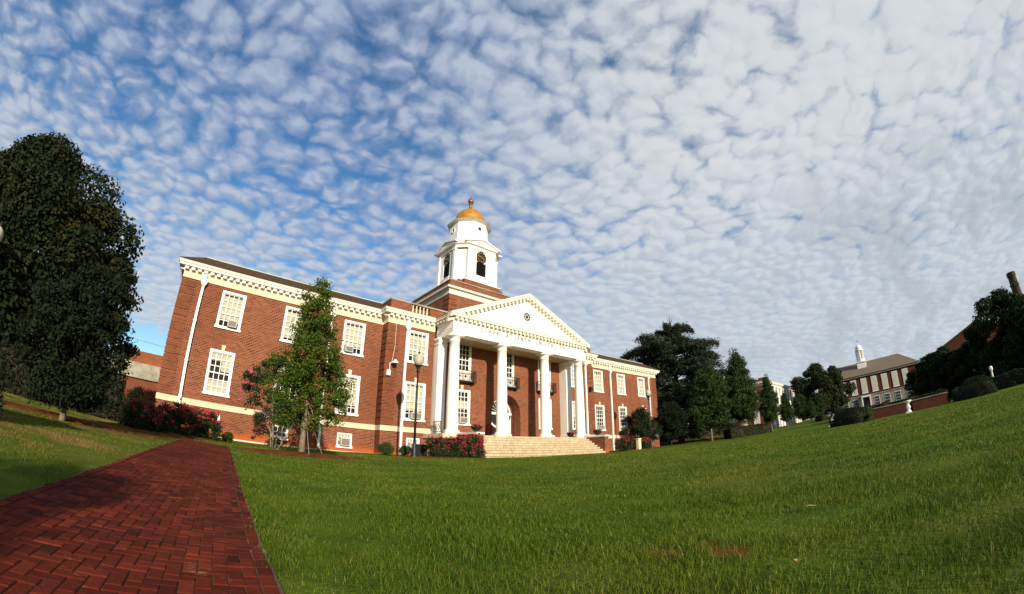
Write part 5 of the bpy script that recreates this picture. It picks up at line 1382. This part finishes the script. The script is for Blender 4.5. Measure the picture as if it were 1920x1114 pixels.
w = MB(); w.lathe([(1.28 * math.cos(R(q)), 21.5 + 1.5 * math.sin(R(q))) for q in range(0, 86, 9)] + [(.07, 23.0), (.05, 23.8)], (cx_, cy_, 0), 16); w.build('cupola_dome', M_WHITE, cup, smooth=True)
w = MB(); w.box(cx_ - .05, cx_ + .05, cy_ - .6, cy_ + .6, 24.1, 24.22); w.tube([(cx_, cy_, 23.6), (cx_, cy_, 24.6)], .05, 5); w.build('weathervane', M_BLACK, cup)
# gabled brick building at the right, behind the trees
gb = thing('gabled_building', 'dark brick building whose gable rises out of the trees at the right', 'building', (78, -46, 0))
w = MB(); gx0, gx1 = 70.0, 95.0; gy = [(-39.5, 7.7), (-48.5, 11.0), (-57.5, 7.7)]
vs = []
for x in (gx0, gx1): vs += [(x, -39.5, -1), (x, -57.5, -1), (x, -57.5, 7.7), (x, -48.5, 11.2), (x, -39.5, 7.7)]
w.add(vs, [(0, 1, 2, 3, 4), (9, 8, 7, 6, 5), (0, 4, 9, 5), (1, 6, 7, 2)]); pb(w, 'wall', M_BRICKR, gb)
w = MB()
for s, ya in ((1, -38.8), (-1, -58.2)):
    za = 7.45; vs = []
    for x in (gx0 - .5, gx1 + .5): vs += [(x, ya, za), (x, -48.5, 11.25), (x, -48.5, 11.6), (x, ya, za + .35)]
    w.add(vs, [(0, 1, 2, 3), (7, 6, 5, 4), (0, 4, 5, 1), (3, 2, 6, 7), (0, 3, 7, 4)])
pb(w, 'roof', M_ROOF, gb)
ss = thing('smokestack', 'tall tapering brick smokestack rising above the trees at the right edge', 'chimney', (110, -71, -1))
w = MB(); w.lathe([(1.9, -1), (1.15, 25.0), (1.3, 25.2), (1.3, 26.2), (1.05, 26.3)], (110, -71, 0), 20); pb(w, 'shaft', M_STACK, ss)
w = MB(); w.lathe([(1.3, 22.6), (1.42, 22.7), (1.42, 23.0), (1.28, 23.1)], (110, -71, 0), 20); w.box(108.4, 108.9, -71.6, -70.4, 22.2, 23.4); pb(w, 'collar', M_BLACK, ss)
# a parked car far off under the trees
def car(label, loc, rz):
    root = thing('parked_car', label, 'car', loc, None, rz)
    b = MB(); sec = [(-2.2, .35), (-2.25, .75), (-2.1, .95), (-1.5, 1.0), (-.9, 1.42), (.6, 1.45), (1.35, 1.0), (2.1, .85), (2.25, .6), (2.2, .35)]
    b.prism_y([(x, z) for x, z in sec[::-1]][::-1], -.85, .85); b.build('body', simple('car_paint', (.05, .055, .06), .25, .05, spec=.6), root)
    w_ = MB(); w_.box(-.75, .55, -.87, .87, 1.05, 1.36); w_.build('windows', M_DGLASS, root)
    for x in (-1.4, 1.4):
        for y in (-.78, .78):
            t = MB(); vs = [(x + .34 * math.cos(q * math.pi / 8), y + s, .34 + .34 * math.sin(q * math.pi / 8)) for s in (-.12, .12) for q in range(16)]
            t.add(vs, [tuple(range(16)), tuple(range(31, 15, -1))] + [(q, (q + 1) % 16, 16 + (q + 1) % 16, 16 + q) for q in range(16)]); t.build('wheel', M_BLACK, root)
car('dark parked car far off at the foot of the big round tree', at(79.5, -14.2), 1.3)

# ------------------------------------------------------------------ grass: real blades near the camera, thinning into the textured ground
def grass_mat():
    m, t, b, o = new_mat('grass_blade')
    g = t.n('ShaderNodeNewGeometry'); p = g.outputs['Position']; r = g.outputs['Random Per Island']
    n = t.noise(p, 0.55, 4, 0.65); n2 = t.noise(p, 0.17, 3, 0.6)
    col = t.mix(r, (0.027, 0.062, 0.003), (0.112, 0.170, 0.009))
    col = t.mix(t.ramp(n, 0.45, 0.68, 0, .65), col, (0.150, 0.172, 0.016))
    col = t.mix(t.ramp(n2, 0.55, 0.70, 0, .45), col, (0.022, 0.052, 0.006))
    sx = t.n('ShaderNodeSeparateXYZ'); t.l(p, sx.inputs[0])
    west = t.math('MULTIPLY', t.ramp(sx.outputs[0], -24.2, -25.2, 0, 1), t.ramp(t.noise(p, 0.75, 5, 0.7), 0.47, 0.60, 0, .9))
    col = t.mix(west, col, (0.24, 0.155, 0.05))
    dry = t.math('GREATER_THAN', r, 0.955); col = t.mix(t.math('MULTIPLY', dry, .8), col, (0.26, 0.20, 0.07))
    t.l(col, b.inputs['Base Color']); b.inputs['Roughness'].default_value = .6; b.inputs['Specular IOR Level'].default_value = .15
    tl = t.n('ShaderNodeBsdfTranslucent'); t.l(col, tl.inputs[0]); mx = t.n('ShaderNodeMixShader'); mx.inputs[0].default_value = .3
    t.l(b.outputs[0], mx.inputs[1]); t.l(tl.outputs[0], mx.inputs[2]); t.l(mx.outputs[0], o.inputs[0]); return m
def build_grass():
    g = np.random.default_rng(5); cx, cy = CAM.x, CAM.y; PX_, PY_, PH, PWd, PL = [], [], [], [], []
    zones = [(0.9, 3.2, 4200, .058, .0036), (3.2, 6, 2400, .052, .0050), (6, 11, 950, .046, .0085), (11, 20, 320, .044, .015), (20, 34, 90, .044, .030)]
    for r0, r1, dens, h, w in zones:
        a0, a1 = R(-42), R(118); area = (a1 - a0) / 2 * (r1 * r1 - r0 * r0); n = int(area * dens)
        rr = np.sqrt(g.uniform(r0 * r0, r1 * r1, n)); aa = g.uniform(a0, a1, n); x = cx + rr * np.sin(aa); y = cy + rr * np.cos(aa)
        xr = -22.65 + 0.0204 * (y + 26.85); keep = ~((x > xr - PATH_W + .02 + .035 * np.sin(y * 9) + .03 * np.sin(y * 23)) & (x < xr - .02 + .035 * np.sin(y * 7 + 1) + .03 * np.sin(y * 19)) & (y < -12.5))
        # bare and worn places
        for bx, by, brx, bry in ((-19.6, -12.7, 2.7, 1.5), *[(q[0], q[1], q[2], q[2]) for q in BARE], (-27.0, -16.6, 2.6, 1.3), (-24.9, -10.6, 2.2, 4.0), (-9.6, -6.0, 3.6, 1.7), (12.5, -5.2, 4.0, 1.5)):
            d = ((x - bx) / brx) ** 2 + ((y - by) / bry) ** 2; keep &= ~((d < 1) & (g.random(n) > (.30 if brx < .6 else .10) + .6 * d * (d > .5)))
        keep &= y < -4.5 + 1.5 * np.sin(x * .7)
        clump = np.sin(x * 2.1 + 1.3 * np.sin(y * 1.7)) * np.sin(y * 2.4 + 1.1 * np.sin(x * 1.3)) + .6 * np.sin(x * 5.3 + y * 3.1)
        keep &= g.random(n) < .78 + .25 * clump
        west = x < xr - PATH_W; keep &= ~(west & (g.random(n) < .45 + .3 * np.sin(x * 1.9) * np.sin(y * 1.4)))
        x, y, clump = x[keep], y[keep], clump[keep]; PX_.append(x); PY_.append(y); k = len(x)
        PH.append(h * g.uniform(.45, 1.35, k) * (1 + .28 * clump) * np.where(x < cx - .9, .7, 1)); PWd.append(w * g.uniform(.7, 1.3, k))
    x = np.concatenate(PX_); y = np.concatenate(PY_); h = np.concatenate(PH); w = np.concatenate(PWd); n = len(x); z = g_(x, y) - .005
    a = g.uniform(0, 6.283, n); lean = g.uniform(.1, .85, n) * h; b = g.uniform(0, 6.283, n)
    ux, uy = np.cos(a) * w / 2, np.sin(a) * w / 2; lx, ly = np.cos(b) * lean, np.sin(b) * lean
    V = np.empty((n, 5, 3), np.float32)
    V[:, 0] = np.stack([x - ux, y - uy, z], 1); V[:, 1] = np.stack([x + ux, y + uy, z], 1)
    V[:, 2] = np.stack([x + ux * .8 + lx * .35, y + uy * .8 + ly * .35, z + h * .6], 1); V[:, 3] = np.stack([x - ux * .8 + lx * .35, y - uy * .8 + ly * .35, z + h * .6], 1)
    V[:, 4] = np.stack([x + lx, y + ly, z + h * (1 - .25 * (lean / h))], 1)
    me = bpy.data.meshes.new('grass'); me.vertices.add(5 * n); me.vertices.foreach_set('co', V.reshape(-1))
    base = (np.arange(n) * 5)[:, None]; li = (base + np.array([[0, 1, 2, 3, 3, 2, 4]])).astype(np.int32)
    me.loops.add(7 * n); me.loops.foreach_set('vertex_index', li.reshape(-1))
    ls = (np.arange(n) * 7)[:, None] + np.array([[0, 4]]); me.polygons.add(2 * n); me.polygons.foreach_set('loop_start', ls.reshape(-1).astype(np.int32))
    me.update(calc_edges=True); me.materials.append(grass_mat())
    tag(link(bpy.data.objects.new('grass', me)), 'short green lawn grass with longer tufts near the brick path', 'grass', kind='stuff')
    print('grass blades', n)
build_grass()
# unseen trees added beyond the left edge to shade lawn, path and left trees
lt = [o for o in COL.objects if o.name == 'lawn_tree'][0]
copy_tree(lt, at(-27.6, -37.0), 1.0, 1.05, 'small oval tree added out of view beyond the left edge to shade the path')
bt = [o for o in COL.objects if o.name == 'broadleaf_tree'][0]
copy_tree(bt, at(-43.5, -29.0), 2.0, .72, 'dark tree added out of view beyond the left edge to shade the trees at the left', .72)
